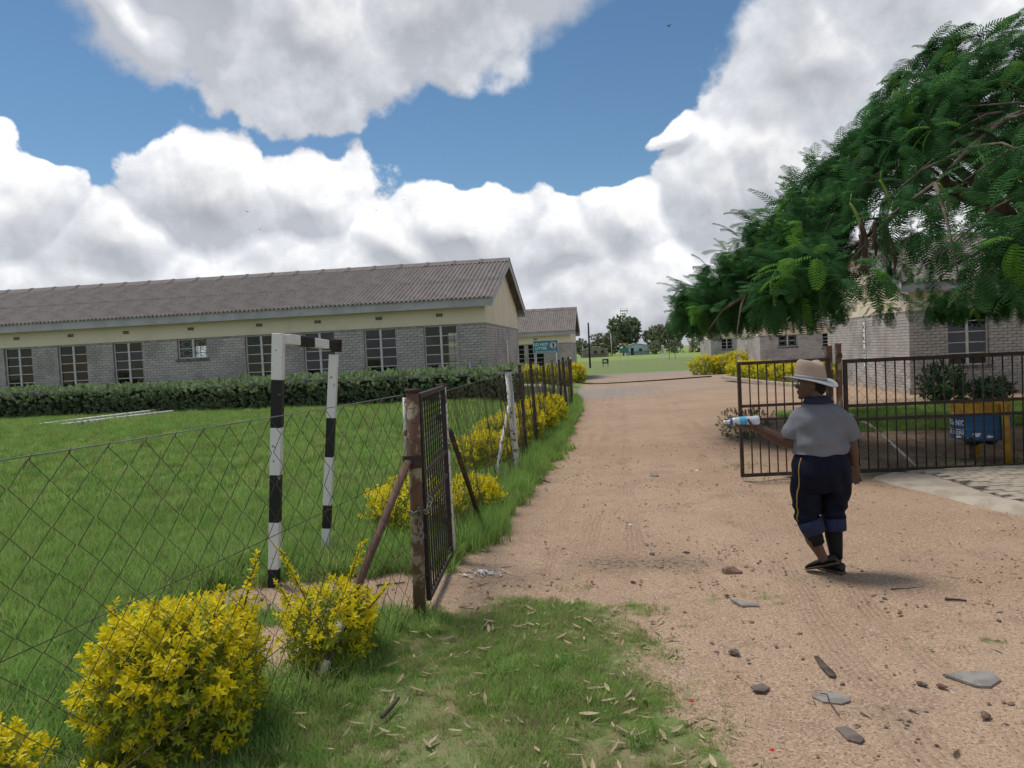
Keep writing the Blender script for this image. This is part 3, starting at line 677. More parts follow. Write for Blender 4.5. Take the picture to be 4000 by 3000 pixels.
    for p, a in bl[:indiv]:
        o = link('brick', BRICK_ME, root); o.location = (p[0], p[1] + 0, p[2]); o.rotation_euler = (0, 0, a)
    rest = [(*q, 1.0) for q in bl[indiv:]] + cut
    Vs = []; Fs = []
    for i, (p, a, kx) in enumerate(rest):
        ca, sa = math.cos(a), math.sin(a); q = BRICK_V.copy(); q[:, 0] *= kx; jit = random.gauss(0, .0015)
        X = q[:, 0] * ca - (q[:, 1] + jit) * sa + p[0]; Y = q[:, 0] * sa + (q[:, 1] + jit) * ca + p[1]
        Vs.append(np.stack([X, Y, q[:, 2] + p[2]], 1)); Fs.append(BRICK_F + 8 * i)
    if rest:
        o = link('brickwork', np_mesh('brickwork', np.concatenate(Vs), np.concatenate(Fs), M_brick), root); o['kind'] = 'stuff'
    # ---- windows
    for w in wins:
        xa, xb, rows, z0, z1 = w; wy = .10; fw = .035
        wb = MB(); mid = (xa + xb) / 2
        wb.bx((xa, wy - .02, z0), (xa + fw, wy + .03, z1)).bx((xb - fw, wy - .02, z0), (xb, wy + .03, z1))
        wb.bx((xa + fw, wy - .02, z0), (xb - fw, wy + .03, z0 + fw)).bx((xa + fw, wy - .02, z1 - fw), (xb - fw, wy + .03, z1))
        wb.bx((mid - .035, wy - .025, z0 + fw), (mid + .035, wy + .028, z1 - fw))
        ph = (z1 - z0 - 2 * fw) / rows
        for k in range(1, rows):
            for xc, xd in ((xa + fw, mid - .035), (mid + .035, xb - fw)):
                wb.bx((xc, wy - .008, z0 + fw + k * ph - .012), (xd, wy + .02, z0 + fw + k * ph + .012))
        wo = wb.build('window', M_winwhite, root)
        for k in range(rows):
            for xc, xd in ((xa + fw, mid - .035), (mid + .035, xb - fw)):
                o = link('pane', pane_mesh(xd - xc, ph), wo); o.location = (xc, wy + .004, z0 + fw + k * ph)
                o.rotation_euler = (random.uniform(-.012, .012), 0, random.uniform(-.012, .012))
        if rows == 2:        # small barred window: lattice of diamonds behind the panes
            gb = MB()
            for xc, xd in ((xa + fw, mid - .035), (mid + .035, xb - fw)):
                for k in range(2):
                    a, b, c_, d_ = xc, xd, z0 + fw + k * ph, z0 + fw + (k + 1) * ph; m1, m2 = (a + b) / 2, (c_ + d_) / 2
                    for p, q in (((a, m2), (m1, d_ - .03)), ((m1, d_ - .03), (b, m2)), ((b, m2), (m1, c_ + .03)), ((m1, c_ + .03), (a, m2))):
                        gb.bar((p[0], wy + .05, p[1]), (q[0], wy + .05, q[1]), .018)
                    for xx in (a + .06, b - .06): gb.bar((xx, wy + .07, c_), (xx, wy + .07, d_), .015)
            gb.build('burglar_bars', M_winwhite, wo)
        sb = MB(); nb = 9
        for k in range(nb):
            L = (xb - xa + .12) / nb; xx = xa - .06 + k * L
            sb.bx((xx + .004, -.05, z0 - .095 - random.uniform(0, .006)), (xx + L - .004, .07, z0 - .006))
        sb.build('sill', M_sill, wo)
        if vents:
            vx = mid; vb = MB(); vz = H_BAND + .31
            vb.bx((vx - .115, -.012, vz - .055), (vx + .115, .0, vz + .055)); vo = vb.build('air_vent', M_vent, root)
            hb = MB()
            for i in range(3):
                for j in range(2): hb.bx((vx - .095 + i * .068, -.016, vz - .04 + j * .045), (vx - .095 + i * .068 + .052, -.0125, vz - .04 + j * .045 + .03))
            hb.build('vent_slot', M_dark, vo)
    if hole_back:
        for w in backw:
            wb = MB(); y = W - .12
            for k in range(6): zz_ = w[3] + (w[4] - w[3]) * k / 5; wb.bx((w[0], y - .01, zz_ - .015), (w[1], y + .01, zz_ + .015))
            for k in range(5): xx = w[0] + (w[1] - w[0]) * k / 4; wb.bx((xx - .012, y - .012, w[3]), (xx + .012, y + .012, w[4]))
            wb.build('back_window', M_winwhite, root)
    # ---- inside: near-black surfaces carry the unlit room's shade
    front_wall(W - TW - .035, .02, backw, M_dark).build('inner_wall', M_dark, root)  # lining added to darken the view through the panes
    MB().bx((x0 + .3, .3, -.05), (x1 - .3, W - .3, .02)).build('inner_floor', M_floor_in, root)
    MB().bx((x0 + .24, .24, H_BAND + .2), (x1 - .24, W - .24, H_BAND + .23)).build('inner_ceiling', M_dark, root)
    if interior:
        for k in range(1, int((x1 - x0) / 9) + 1):
            xx = x1 - 9 * k + .55
            if xx > x0 + 1: MB().bx((xx, .24, .02), (xx + .12, W - .24, H_BAND + .19)).build('inner_partition', M_dark, root)
    # ---- roof
    ang = math.atan(slope); rl = (W / 2 + .40) / math.cos(ang)
    sh_l = rl * .56
    me = sheet_mesh(sh_l)
    xs0 = (x0 + x1) / 2 - nsh * st / 2
    for side in (0, 1):
        for row in range(2):
            d0 = 0 if row == 0 else rl - sh_l + .02
            for k in range(nsh):
                o = link('roof_sheet', me, root)
                yy = -.42 + d0 * math.cos(ang); zz_ = roof_z(-.42) + d0 * math.sin(ang) + .035 + row * .016
                xx = xs0 + k * st
                if side == 0: o.location = (xx, yy, zz_); o.rotation_euler = (ang, 0, 0)
                else: o.location = (xx + st, W - yy, zz_); o.rotation_euler = (ang, 0, math.pi)
    cap = MB()
    for i in range(7):
        a = math.pi * i / 6
    prof = [(-.27, -.27 * slope - .01), (-.14, -.14 * slope + .03), (-.05, .035), (0, .05), (.05, .035), (.14, -.14 * slope + .03), (.27, -.27 * slope - .01)]
    rr = [[Vector((xx, q[0], q[1] + dz)) for q in prof] for xx, dz in ((0, 0), (1.0, 0))]
    cm = MB(); n_ = len(prof)
    cm.add([p for r_ in rr for p in r_], [(i, i + 1, n_ + i + 1, n_ + i) for i in range(n_ - 1)])
    cm.add([(xx, q[0] * 1.06, q[1] + .018) for xx in (-.10, .02) for q in prof], [(i, i + 1, n_ + i + 1, n_ + i) for i in range(n_ - 1)])
    cme = cm.mesh('ridge_cap', M_roof, True)
    for k in range(nsh):
        o = link('ridge_cap', cme, root); o.location = (xs0 + k * st, W / 2, roof_z(W / 2) + .075); o.rotation_euler = (random.uniform(-.01, .01), random.uniform(-.006, .006), 0); o.scale = (st, 1, 1)
    # ---- fascia and barge boards
    for yy, s in ((-.33, -1), (W + .33, 1)):
        nb = max(1, int((x1 - x0) / 4)); L = (x1 - x0 + .6) / nb
        for k in range(nb):
            MB().bx((x0 - .3 + k * L + .004, yy - .012, H_FB), (x0 - .3 + (k + 1) * L - .004, yy + .012, H_FT)).build('fascia_board', M_fascia, root)
        MB().bx((x0, min(yy - s * .013, 0 if s < 0 else W), H_FB + .10), (x1, max(yy - s * .013, 0 if s < 0 else W), H_FB + .115)).build('soffit', M_fascia, root)
    for xg in (x0 - .30, x1 + .30):
        for s in (0, 1):
            ya, yb = (-.36, W / 2) if s == 0 else (W / 2, W + .36)
            pr_ = [(ya, roof_z(ya) - .20), (yb, roof_z(yb) - .20), (yb, roof_z(yb) + .015), (ya, roof_z(ya) + .015)]
            b = MB(); b.add([(xx, q[0], q[1]) for xx in (xg - .012, xg + .012) for q in pr_], [(0, 1, 2, 3), (7, 6, 5, 4), (0, 4, 5, 1), (1, 5, 6, 2), (2, 6, 7, 3), (3, 7, 4, 0)])
            b.build('barge_board', M_fascia, root)
    return root
tall = lambda a, b: (a, b, 5, H_SILL, H_TOP)
wA = [tall(-23.0, -21.94), tall(-21.0, -19.94), tall(-19.0, -17.94), tall(-16.98, -15.92), tall(-14.93, -13.86), tall(-12.87, -11.81), (-10.52, -9.46, 2, 1.66, H_TOP), tall(-8.11, -7.04), tall(-6.08, -5.02), tall(-4.02, -2.95), tall(-2.03, -.94)]
A = block('classroom_block', 'long grey brick classroom block with cream band, behind the green hedge', (-.74, 24.0), .37, -25.0, 0, 8.2, wA, 1, hole_back=[-14.6, -3.0, -1.35])
A2 = block('classroom_block', 'smaller grey brick block standing behind the litter sign', (4.02, 50.0), -.12, -14, 0, 7.2, [tall(-4.2, -3.1), tall(-2.9, -1.8), tall(-7.5, -6.4)], 1, indiv=0)
B = block('classroom_block', 'nearest right-hand grey brick block half hidden by the feathery tree', (11.07, 20.96), 0.0, 0, 13, 8.0, [tall(1.0, 2.05), tall(3.1, 4.15), tall(5.2, 6.3), tall(8, 9.1)], -1, hole_back=[1.9])
B2 = block('classroom_block', 'grey brick block beyond the raised bed of yellow shrubs', (14.2, 43.0), -.35, 0, 14, 8.0, [(1.0, 2.05, 2, 1.66, H_TOP), (3.4, 4.45, 4, 1.5, H_TOP), (6.6, 7.7, 4, 1.05, H_TOP)], -1, indiv=0)
B3 = block('classroom_block', 'farthest right-hand grey brick block with one white window', (17.5, 66.0), -.28, 0, 12, 8.0, [(.9, 1.85, 3, 1.40, H_TOP), (5, 6, 3, 1.15, H_TOP)], -1, indiv=0)
# plinths, notice strips, downpipe stub
MB().bx((-.03, -.03, -.25), (13.0, .0, .16)).bx((-.035, -.03, -.25), (-.001, 8.0, .14)).build('plinth', M_concrete, B)
MB().bx((-25.2, -.05, -.5), (.05, .0, .1)).bx((.001, -.05, -.5), (.05, 8.2, .1)).build('plinth', M_concrete, A)
def strip(par, y, z0, z1, x, marks):
    o = MB().bx((x - .008, y - .085, z0), (x + .002, y + .085, z1)).build('notice_strip', M_signwhite, par)
    mb = MB()
    for z, kind in marks:
        if kind == 0: mb.tube([(x - .016, y + .04 * math.cos(t), z + .085 * math.sin(t)) for t in np.linspace(.6, 6.0, 11)], .008, 4)
        elif kind == 1:
            mb.bar((x - .014, y - .03, z - .06), (x - .014, y + .035, z + .07), .014); mb.bar((x - .014, y + .035, z + .07), (x - .014, y + .035, z - .03), .012)
        else:
            for q in range(4): mb.box((x - .012, y - .045 + q * .03, z), (.006, .018, .03))
    mb.build('lettering', M_signblack, o); return o
strip(B, 3.7, .70, 2.15, -.022, [(1.98, 1), (1.80, 2), (1.60, 1), (1.45, 2), (1.18, 0), (1.02, 2), (.84, 2)])
strip(B2, 4.5, .9, 2.0, -.022, [(1.8, 1), (1.5, 0), (1.2, 2)])
o = MB().bx((.012, 4.55, .55), (.022, 4.75, 1.82)).build('notice_strip', M_signwhite, A)
MB().tube([(-.55, -.10, .3), (-.55, -.10, 1.08)], .022, 8).build('pipe_stub', M_white, A)

# ------------------------------------------------------------------ leaf templates and shrubs
def leaf(mb, base, d, nrm, L, w, fold=.25, droop=.2):
    d = Vector(d).normalized(); nrm = Vector(nrm); nrm = (nrm - d * nrm.dot(d))
    if nrm.length < 1e-3: nrm = d.orthogonal()
    nrm.normalize(); s = d.cross(nrm); b = Vector(base); vs_ = []
    for t, ww in ((0, .06), (.35, 1), (.7, .75)):
        c = b + d * (L * t) - nrm * (droop * L * t * t)
        vs_ += [c - s * (w * ww / 2) + nrm * (fold * w * ww / 2), c, c + s * (w * ww / 2) + nrm * (fold * w * ww / 2)]
    vs_.append(b + d * L - nrm * (droop * L))
    mb.add(vs_, [(0, 1, 4, 3), (1, 2, 5, 4), (3, 4, 7, 6), (4, 5, 8, 7), (6, 7, 9), (7, 8, 9)])
def sprig(n, L, w, leafL, m, name, up=.35):
    mb = MB()
    for k in range(n):
        t = (k + .3) / n; a = 2.4 * k + random.uniform(-.4, .4); tilt = 1.25 - .95 * t + random.uniform(-.2, .2)
        d = Vector((math.cos(a) * math.sin(tilt), math.sin(a) * math.sin(tilt), math.cos(tilt)))
        leaf(mb, (0, 0, L * t), d, (0, 0, 1), leafL * random.uniform(.7, 1.15) * (1 - .25 * t), w * random.uniform(.8, 1.1), .35, random.uniform(.05, .4))
    return mb.mesh(name, m)
T_ysprig = template('golden_sprig', [sprig(9, .075, .021, .052, M_yleaf, 'ysprig') for _ in range(5)])
T_ysprig_g = template('golden_sprig_green', [sprig(8, .07, .020, .048, M_yleaf_g, 'gsprig') for _ in range(4)])
T_hsprig = template('hedge_sprig', [sprig(12, .11, .030, .06, M_hedge, 'hsprig') for _ in range(4)])
T_hsprig_d = template('hedge_sprig_dark', [sprig(12, .11, .030, .06, M_hedge_d, 'hsprigd') for _ in range(4)])
T_fleaf = template('far_leaf_clump', [sprig(16, .45, .26, .42, M_farleaf, 'fclump') for _ in range(4)])
T_fleaf2 = template('far_leaf_clump_pale', [sprig(16, .45, .26, .42, M_farleaf2, 'fclump2') for _ in range(4)])
T_sleaf = template('shrub_clump', [sprig(9, .16, .055, .12, M_shrubleaf, 'sclump') for _ in range(4)])
def blob_points(n, r, h, shell=.55, boxy=2.6):
    """points in a rounded clipped-bush volume, more of them near the outside; returns points, outward directions, depth"""
    u = rng.normal(size=(n, 3)); u /= np.linalg.norm(u, axis=1)[:, None]
    q = (np.abs(u) ** boxy).sum(1) ** (-1 / boxy)
    t = 1 - (1 - shell) * rng.random(n) ** 1.7
    P = u * (q * t)[:, None]; P = P * np.array([r, r, h / 2]) + np.array([0, 0, h / 2])
    D = u * np.array([1 / r, 1 / r, 2 / h]); D /= np.linalg.norm(D, axis=1)[:, None]
    return P, D, t
def shrub(label, loc, r, h, n, sc=1.0, cat='shrub', name='golden_shrub', tmpl=(None, None), group=None, shoots=(), rx=1.0, squash=2.6, zb=None):
    z = ground_z(loc[0], loc[1]) if zb is None else zb
    root = empty(name, (loc[0], loc[1], z), random.uniform(0, .3), label, cat, group)
    if name == 'golden_shrub': n = int(n * 2.5); sc = sc * .68
    P, D, t = blob_points(n, r, h, .5, squash); P[:, 0] *= rx
    lump = 1 + .26 * (fbm(D[:, 0] * 2.8 + loc[0] * 3, D[:, 2] * 2.8 + D[:, 1] * 2.3, 7) - .5) * 2 + np.abs(rng.normal(0, .05, n)) * (rng.random(n) < .35)
    P = (P - [0, 0, h / 2]) * lump[:, None] + [0, 0, h / 2]; P[:, 2] = np.maximum(P[:, 2], .02)
    Dd = D * .8 + np.array([0, 0, .55]) + rng.normal(0, .33, D.shape)
    ty = tmpl[0] or T_ysprig; tg = tmpl[1] or T_ysprig_g
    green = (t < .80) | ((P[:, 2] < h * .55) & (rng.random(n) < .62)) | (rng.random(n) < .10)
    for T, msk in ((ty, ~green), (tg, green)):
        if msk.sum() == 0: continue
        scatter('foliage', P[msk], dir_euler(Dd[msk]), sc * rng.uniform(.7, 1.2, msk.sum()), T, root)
    st = MB()
    for k in range(7):
        a = random.uniform(0, 6.28); rr = r * random.uniform(.25, .75)
        st.tube([(0.03 * math.cos(a), .03 * math.sin(a), -.03), (rr * .4 * math.cos(a), rr * .4 * math.sin(a), h * .35), (rr * math.cos(a), rr * math.sin(a), h * random.uniform(.7, .88))], [.012 * sc, .009 * sc, .004 * sc], 5)
    st.build('stem', M_twig, root)
    for (sx_, sy_, L, lean) in shoots:
        b = Vector((sx_, sy_, h * .8)); d = Vector((lean[0], lean[1], 1)).normalized(); sh = MB(); lf = []
        sh.tube([b, b + d * L * .5, b + d * L], [.005, .004, .002], 5); so = sh.build('shoot', M_twig, root)
        m = int(L / .022); pts = np.array([b + d * (L * (i + 1) / m) for i in range(m)])
        scatter('shoot_leaves', pts, dir_euler(np.array([d + Vector(rng.normal(0, .5, 3)) * .6 for _ in range(m)])), np.linspace(1.1, .8, m) * sc, T_ysprig, so)
    return root
shrub('large rounded yellow-leaved shrub behind the fence at the bottom left', (-1.58, 3.36), .33, .60, 800, 1.12, shoots=[(.27, .05, .32, (.30, .1)), (.30, -.12, .16, (.5, -.1)), (-.24, .1, .14, (-.3, .2))])
shrub('yellow-leaved shrub cut off by the bottom left corner of the picture', (-2.13, 2.72), .25, .36, 480, 1.0)
shrub('low yellow sprout peeping over the bottom edge right of the corner shrub', (-1.56, 2.58), .13, .26, 90, 1.0)
shrub('leggy yellow shrub behind the leaning brown fence brace', (-1.10, 4.22), .235, .40, 330, 1.0, shoots=[(-.10, 0, .36, (-.45, 0)), (.08, .05, .34, (.35, .05)), (.24, -.1, .16, (.9, -.1)), (-.22, .05, .14, (-.5, 0))])
GRPF = 'yellow shrubs along the roadside fence'
shrub('yellow shrub seen through the bars of the small gate', (-1.0, 7.35), .42, .44, 520, 1.25, group=GRPF)
shrub('low yellow shrub just past the white gate post', (-.52, 7.95), .32, .38, 330, 1.25, group=GRPF)
shrub('rounded yellow shrub behind the white-capped fence post', (-.44, 10.9), .37, .52, 420, 1.4, group=GRPF)
shrub('yellow shrub second past the white-capped fence post', (-.22, 12.3), .40, .60, 400, 1.5, group=GRPF)
shrub('yellow shrub between the second and third dark fence posts', (.12, 13.6), .42, .64, 380, 1.6, group=GRPF)
shrub('yellow shrub behind the third dark fence post', (.40, 15.0), .42, .70, 360, 1.7, group=GRPF)
shrub('yellow shrub nearest the far end of the roadside fence', (.70, 16.4), .42, .70, 320, 1.8, group=GRPF)
shrub('bright yellow ball-shaped shrub at the far end of the roadside fence', (3.75, 43.5), .48, 1.05, 260, 2.6)
for i, (x, y, r, h) in enumerate([(1.0, 36.5, .55, .8), (1.9, 36.0, .55, .85), (2.5, 36.2, .5, .75)]):
    shrub(['yellow shrub left of the litter sign post', 'yellow shrub between the two litter sign posts', 'yellow shrub right of the litter sign post'][i], (x, y), r, h, 220, 2.4, group='yellow shrubs by the litter sign')
for i, (x, y) in enumerate([(1.3, 46.5), (2.3, 46.3), (3.1, 46.2)]):
    shrub(['left', 'middle', 'right'][i] + ' yellow shrub of the row under the far small block', (x, y), .55, .85, 180, 2.6, group='yellow shrubs under the far small block')
for i, (x, y, r, h) in enumerate([(12.3, 48.2, .85, 1.15), (13.4, 48.0, .8, 1.15), (14.3, 47.4, .8, 1.25), (15.2, 47.2, .6, 1.0)]):
    shrub(['leftmost', 'second', 'third', 'rightmost'][i] + ' yellow shrub of the clump before the farthest right block', (x, y), r, h, 300, 2.8, group='yellow shrubs at the far right corner')
BED = [(10.55, 35.5), (10.55, 34.0), (10.5, 32.5), (10.55, 31.2), (10.65, 29.9), (10.9, 28.7), (11.3, 27.6)]
for i, (x, y) in enumerate(BED):
    shrub(['farthest', 'second farthest', 'third farthest', 'middle', 'third nearest', 'second nearest', 'nearest'][i] + ' yellow shrub in the edged garden bed', (x + .35, y + .3), .62, .68, 260, 2.2, group='yellow shrubs in the edged bed', zb=.06)
SH = (T_sleaf, T_sleaf)
shrub('leafy dark green shrub under the right block window', (10.3, 18.0), .46, .84, 240, .95, name='green_shrub', tmpl=SH, squash=2.1)
shrub('low dark green shrub right of the leafy one by the wall', (11.42, 18.0), .42, .44, 170, .85, name='green_shrub', tmpl=SH, squash=2.1)
shrub('small clipped dark shrub behind the hat wearer beyond the gate', (4.05, 13.2), .42, .50, 300, .55, name='green_shrub', tmpl=(T_hsprig_d, T_hsprig_d))
# edging of the garden bed
be = empty('bed_edging', (0, 0, 0), 0, 'low concrete edging round the bed of yellow shrubs', 'edging')
path = [(10.2, 36.3), (10.05, 33.5), (10.0, 30.15), (10.25, 27.2), (11.4, 26.6)]
for a, b in zip(path[:-1], path[1:]):
    a, b = Vector((*a, 0)), Vector((*b, 0)); n_ = max(1, int((b - a).length / 1.0))
    for k in range(n_):
        p, q = a.lerp(b, k / n_ + .006), a.lerp(b, (k + 1) / n_ - .006)
        MB().bar((p.x, p.y, .03), (q.x, q.y, .03), .30, .14).build('kerb_stone', M_concrete, be)

# ------------------------------------------------------------------ hedge in front of the long block
hr = empty('hedge', (-.74, 24, .2), -TH, 'long clipped green hedge in front of the long classroom block', 'hedge')
HX0, HX1, HY0, HY1, HH = -24, 1.35, -2.6, -1.3, .98
n = 6200
hx = rng.uniform(HX0, HX1, n); face = rng.random(n)
hy = np.where(face < .55, HY0 + .10 * rng.random(n), rng.uniform(HY0, HY1, n)); hz = np.where(face < .55, rng.uniform(.04, HH, n), HH + .02 * rng.normal(size=n))
bul = (fbm(hx * .9, hz * 2 + hy, 13) - .5)
hy = np.where(face < .55, hy + .36 * bul, hy); hz = np.where(face >= .55, hz + .26 * bul, hz)
hz = np.maximum(hz, .03)
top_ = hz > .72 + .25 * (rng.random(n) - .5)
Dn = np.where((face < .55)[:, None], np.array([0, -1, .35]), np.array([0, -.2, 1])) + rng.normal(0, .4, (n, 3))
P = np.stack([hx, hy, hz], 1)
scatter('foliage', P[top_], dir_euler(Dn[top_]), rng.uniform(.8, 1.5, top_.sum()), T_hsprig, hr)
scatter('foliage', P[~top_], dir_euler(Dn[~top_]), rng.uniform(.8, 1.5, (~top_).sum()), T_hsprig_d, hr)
core = MB().bx((HX0, HY0 + .16, .05), (HX1 - .05, HY1 - .1, HH - .1)); core.build('dark_core', mat('hedge_inside', (.028, .032, .018), .95, .3, 9, .6, 30), hr)  # solid box, coloured near black for the shade inside the hedge
wk = MB()
for x, h in ((-3.4, .34), (-3.25, .22), (-7.3, .30), (-8.0, .2), (-16.2, .25), (-14.0, .3), (-.3, .3), (.1, .4)):
    wk.tube([(x, HY0 + .6, HH - .05), (x + .03, HY0 + .6, HH + h)], .006, 4)
wk.build('stray_shoot', M_twig, hr)
pts = np.array([(x + random.gauss(0, .03), HY0 + .6, HH + h * t) for x, h in ((-3.4, .34), (-3.25, .22), (-7.3, .30), (-8.0, .2), (-16.2, .25), (-14.0, .3), (-.3, .3), (.1, .4)) for t in (.3, .5, .7, .85, 1)])
scatter('shoot_leaves', pts, dir_euler(rng.normal(0, .5, (len(pts), 3)) + [0, 0, .8]), np.full(len(pts), .9), T_hsprig, hr)

# ------------------------------------------------------------------ chain link fences
def chainlink(A_, B_, z0, z1, h=.052, rad=.0017, sides=3, sag=0.0, lean=0.0, wob=.006, loops=True):
    """returns MB with woven wires between ground points A and B"""
    A_, B_ = Vector(A_), Vector(B_); L = (B_ - A_).length; e = (B_ - A_) / L; nrm = Vector((-e.y, e.x, 0)); mb = MB()
    nk = int(L / h); nj = int((z1 - z0) / h)
    for k in range(nk):
        pts = []
        for j in range(nj + 1):
            u = (k + ((j + k) % 2)) * h; z = z1 - j * h
            su = u / L; dz = -sag * 4 * su * (1 - su) * (1 - j / nj)
            out = .004 * (1 if (j + k) % 2 else -1) + wob * math.sin(u * 5.1 + z * 3) + wob * .7 * math.sin(u * 13 + z * 7)
            x = A_ + e * (u + wob * .7 * math.sin(z * 11 + k)) + nrm * (out + lean * (j / nj)); pts.append((x.x, x.y, z + dz + ground_z(x.x, x.y) * 0))
        if loops and (k % 2): pts = [(pts[0][0] + e.x * h * .3, pts[0][1] + e.y * h * .3, pts[0][2] - .02)] + [(pts[0][0] + nrm.x * .008, pts[0][1], pts[0][2] + .018)] + pts
        mb.tube(pts, rad, sides, cap=False)
    return mb
# near fence, left of the small gate
FA, FB = (-.70, 4.88, 0), (-2.39, -.25, 0)
nf = empty('chain_link_fence', (-.70, 4.88, 0), 0, 'rusty chain-link fence left of the small gate, crossing the foreground', 'fence')
def rel(mb, o=(-.70, 4.88, 0)):
    mb.v = [(x - o[0], y - o[1], z - o[2]) for x, y, z in mb.v]; return mb
rel(chainlink(FA, FB, .03, 1.455, .078, .0020, 4, sag=.02)).build('wire_mesh', M_wire, nf, True)
def wire(za, zb, r_=.0024, m=M_wire_g, sag=.02):
    p = [Vector((FA[0] + (FB[0] - FA[0]) * t, FA[1] + (FB[1] - FA[1]) * t, za + (zb - za) * t - sag * 4 * t * (1 - t))) for t in np.linspace(0, 1, 16)]
    rel(MB().tube(p, r_, 5)).build('strand_wire', m, nf, True)
wire(1.462, 1.475, .0026, M_wire_g); wire(.96, .78, .0021, M_wire); wire(.48, .10, .0021, M_wire)
rel(MB().tube([(-2.0, .95, -.05), (-2.0, .95, 1.5)], .035, 10)).build('post', M_rust_post, nf, True)
# small gate posts, brace, gate leaf, chain
gp = empty('gate_post', (-.68, 4.91, 0), 0, 'rusty brown pipe gate post with peeling paint and capped top', 'post')
MB().tube([(0, 0, -.05), (.012, 0, .5), (.022, 0, 1.0), (.03, 0, 1.475)], .042, 14).build('pipe', M_rust_post, gp, True)
MB().tube([(.03, 0, 1.475), (.03, 0, 1.495)], .052, 14).build('cap', M_rust, gp, True)
MB().bx((-.05, -.052, .985), (.07, -.030, 1.065)).build('clamp', M_rust, gp)
MB().tube([(-.005, -.052, 1.03), (-.005, -.062, 1.03)], .012, 8).build('bolt', M_wire_g, gp)
for z in (.25, .55, .72, .86, 1.15, 1.3, 1.4):
    MB().tube([(.02 + .046 * math.cos(t), .046 * math.sin(t), z + .03 * math.sin(t + z * 9)) for t in np.linspace(0, 6.283, 15)], .0022, 4, False).build('tie_wire', M_wire, gp, True)
MB().tube([(-.034, .035, 1.05), (-.026, .037, 1.44)], .016, 8).build('stay_pipe', M_white_worn, gp, True)
br = empty('fence_brace', (-1.10, 3.98, 0), 0, 'leaning rusty brown pipe bracing the small gate post', 'brace')
MB().tube([(-.01, -.02, -.04), (.20, .44, .52), (.405, .86, 1.03)], [.027, .026, .025], 10).build('pipe', mat('brace_paint', (.105, .06, .048), .8, .2, 8, .35, 60, col2=(.15, .085, .06)), br, True)
MB().tube([(.055, .10, .165), (.090, .17, .255)], .0285, 10).build('bare_patch', M_white, br, True)
MB().tube([(.005, .0, .0), (.028, .045, .085)], .0283, 10).build('bare_patch', M_white_worn, br, True)
wp_ = empty('gate_post', (-.57, 6.21, 0), 0, 'slim white flaking hinge post of the small gate', 'post')
MB().tube([(.01, 0, -.05), (.0, 0, .7), (-.005, 0, 1.45)], .032, 12).build('pipe', M_white_worn, wp_, True)
MB().tube([(-.005, 0, 1.45), (-.005, 0, 1.47)], .042, 12).build('cap', M_rust, wp_, True)
for z in (.35, 1.2): MB().box((-.03, -.03, z), (.07, .05, .05)).build('hinge', M_rust, wp_)
for z in np.linspace(.2, 1.4, 9):
    MB().tube([(.036 * math.cos(t), .036 * math.sin(t), z + .02 * math.sin(t + z * 9)) for t in np.linspace(0, 6.283, 11)], .0018, 4, False).build('tie_wire', M_wire, wp_, True)
def gate_leaf(name, label, a, b, zb, zt, rails, nb, m, barr=.0075, fr=.034, knurl=False, group=None):
    a, b = Vector(a), Vector(b); L = (b - a).length; ang = math.atan2(b.y - a.y, b.x - a.x)
    g = empty(name, (a.x, a.y, 0), ang, label, 'gate', group)
    for x in (fr / 2, L - fr / 2): MB().bx((x - fr / 2, -fr / 2, zb), (x + fr / 2, fr / 2, zt)).build('stile', m, g, bevel=.003)
    for z in (zb + fr / 2, zt - fr / 2): MB().bx((fr + .001, -fr / 2, z - fr / 2), (L - fr - .001, fr / 2, z + fr / 2)).build('rail', m, g, bevel=.003)
    for z in rails: MB().bx((fr + .001, -.012, z - fr * .42), (L - fr - .001, .012, z + fr * .42)).build('rail', m, g, bevel=.002)
    for k in range(nb):
        x = fr + (L - 2 * fr) * (k + 1) / (nb + 1); mb = MB()
        if knurl:
            nn = 60; pts = [(x + .002 * math.sin(k), 0, zb + fr * .9 + (zt - zb - 1.8 * fr) * i / nn) for i in range(nn + 1)]
            mb.tube(pts, [barr * (1.18 if i % 2 else .9) for i in range(nn + 1)], 6)
        else: mb.tube([(x, 0, zb + fr * .9), (x + random.uniform(-.003, .003), 0, (zb + zt) / 2), (x, 0, zt - fr * .9)], barr, 7)
        mb.build('bar', m, g, True)
    return g
gate_leaf('small_gate', 'narrow dark steel bar gate standing ajar between rusty and white posts', (-.625, 4.985, 0), (-.565, 6.155, 0), .07, 1.46, (.92, .73), 10, M_steel_dark, .0068, .034, True)
ch = empty('gate_chain', (-.66, 4.88, .70), 0, 'grey link chain wrapped round the rusty gate post', 'chain')
def chain_links(par, pts, L=.046, r=.0045, w=.013):
    pts = [Vector(p) for p in pts]; i = 0
    seg = [(pts[k + 1] - pts[k]).length for k in range(len(pts) - 1)]; tot = sum(seg); nL = int(tot / (L * .78)); d0 = 0
    for k in range(nL):
        s = (k + .5) * L * .78; j = 0
        while s > seg[j] and j < len(seg) - 1: s -= seg[j]; j += 1
        p = pts[j].lerp(pts[j + 1], s / seg[j]); d = (pts[j + 1] - pts[j]).normalized()
        up = Vector((0, 0, 1)) if abs(d.z) < .8 else Vector((1, 0, 0)); s1 = d.cross(up).normalized(); s2 = d.cross(s1)
        sd = s1 if k % 2 else s2
        ring = [p + d * ((L / 2 - w) * (1 if math.cos(t) > 0 else -1) + w * math.cos(t)) + sd * (w * math.sin(t)) for t in np.linspace(0, 6.283, 13)]
        MB().tube(ring, r, 5, False).build('chain_link', M_wire_g, par, True)
chain_links(ch, [(.065, .02, -.015), (.03, -.055, .02), (-.02, -.05, -.005), (-.065, .0, .0)])
chain_links(ch, [(.065, .02, -.01), (.085, .07, .05), (.075, .10, .10)])
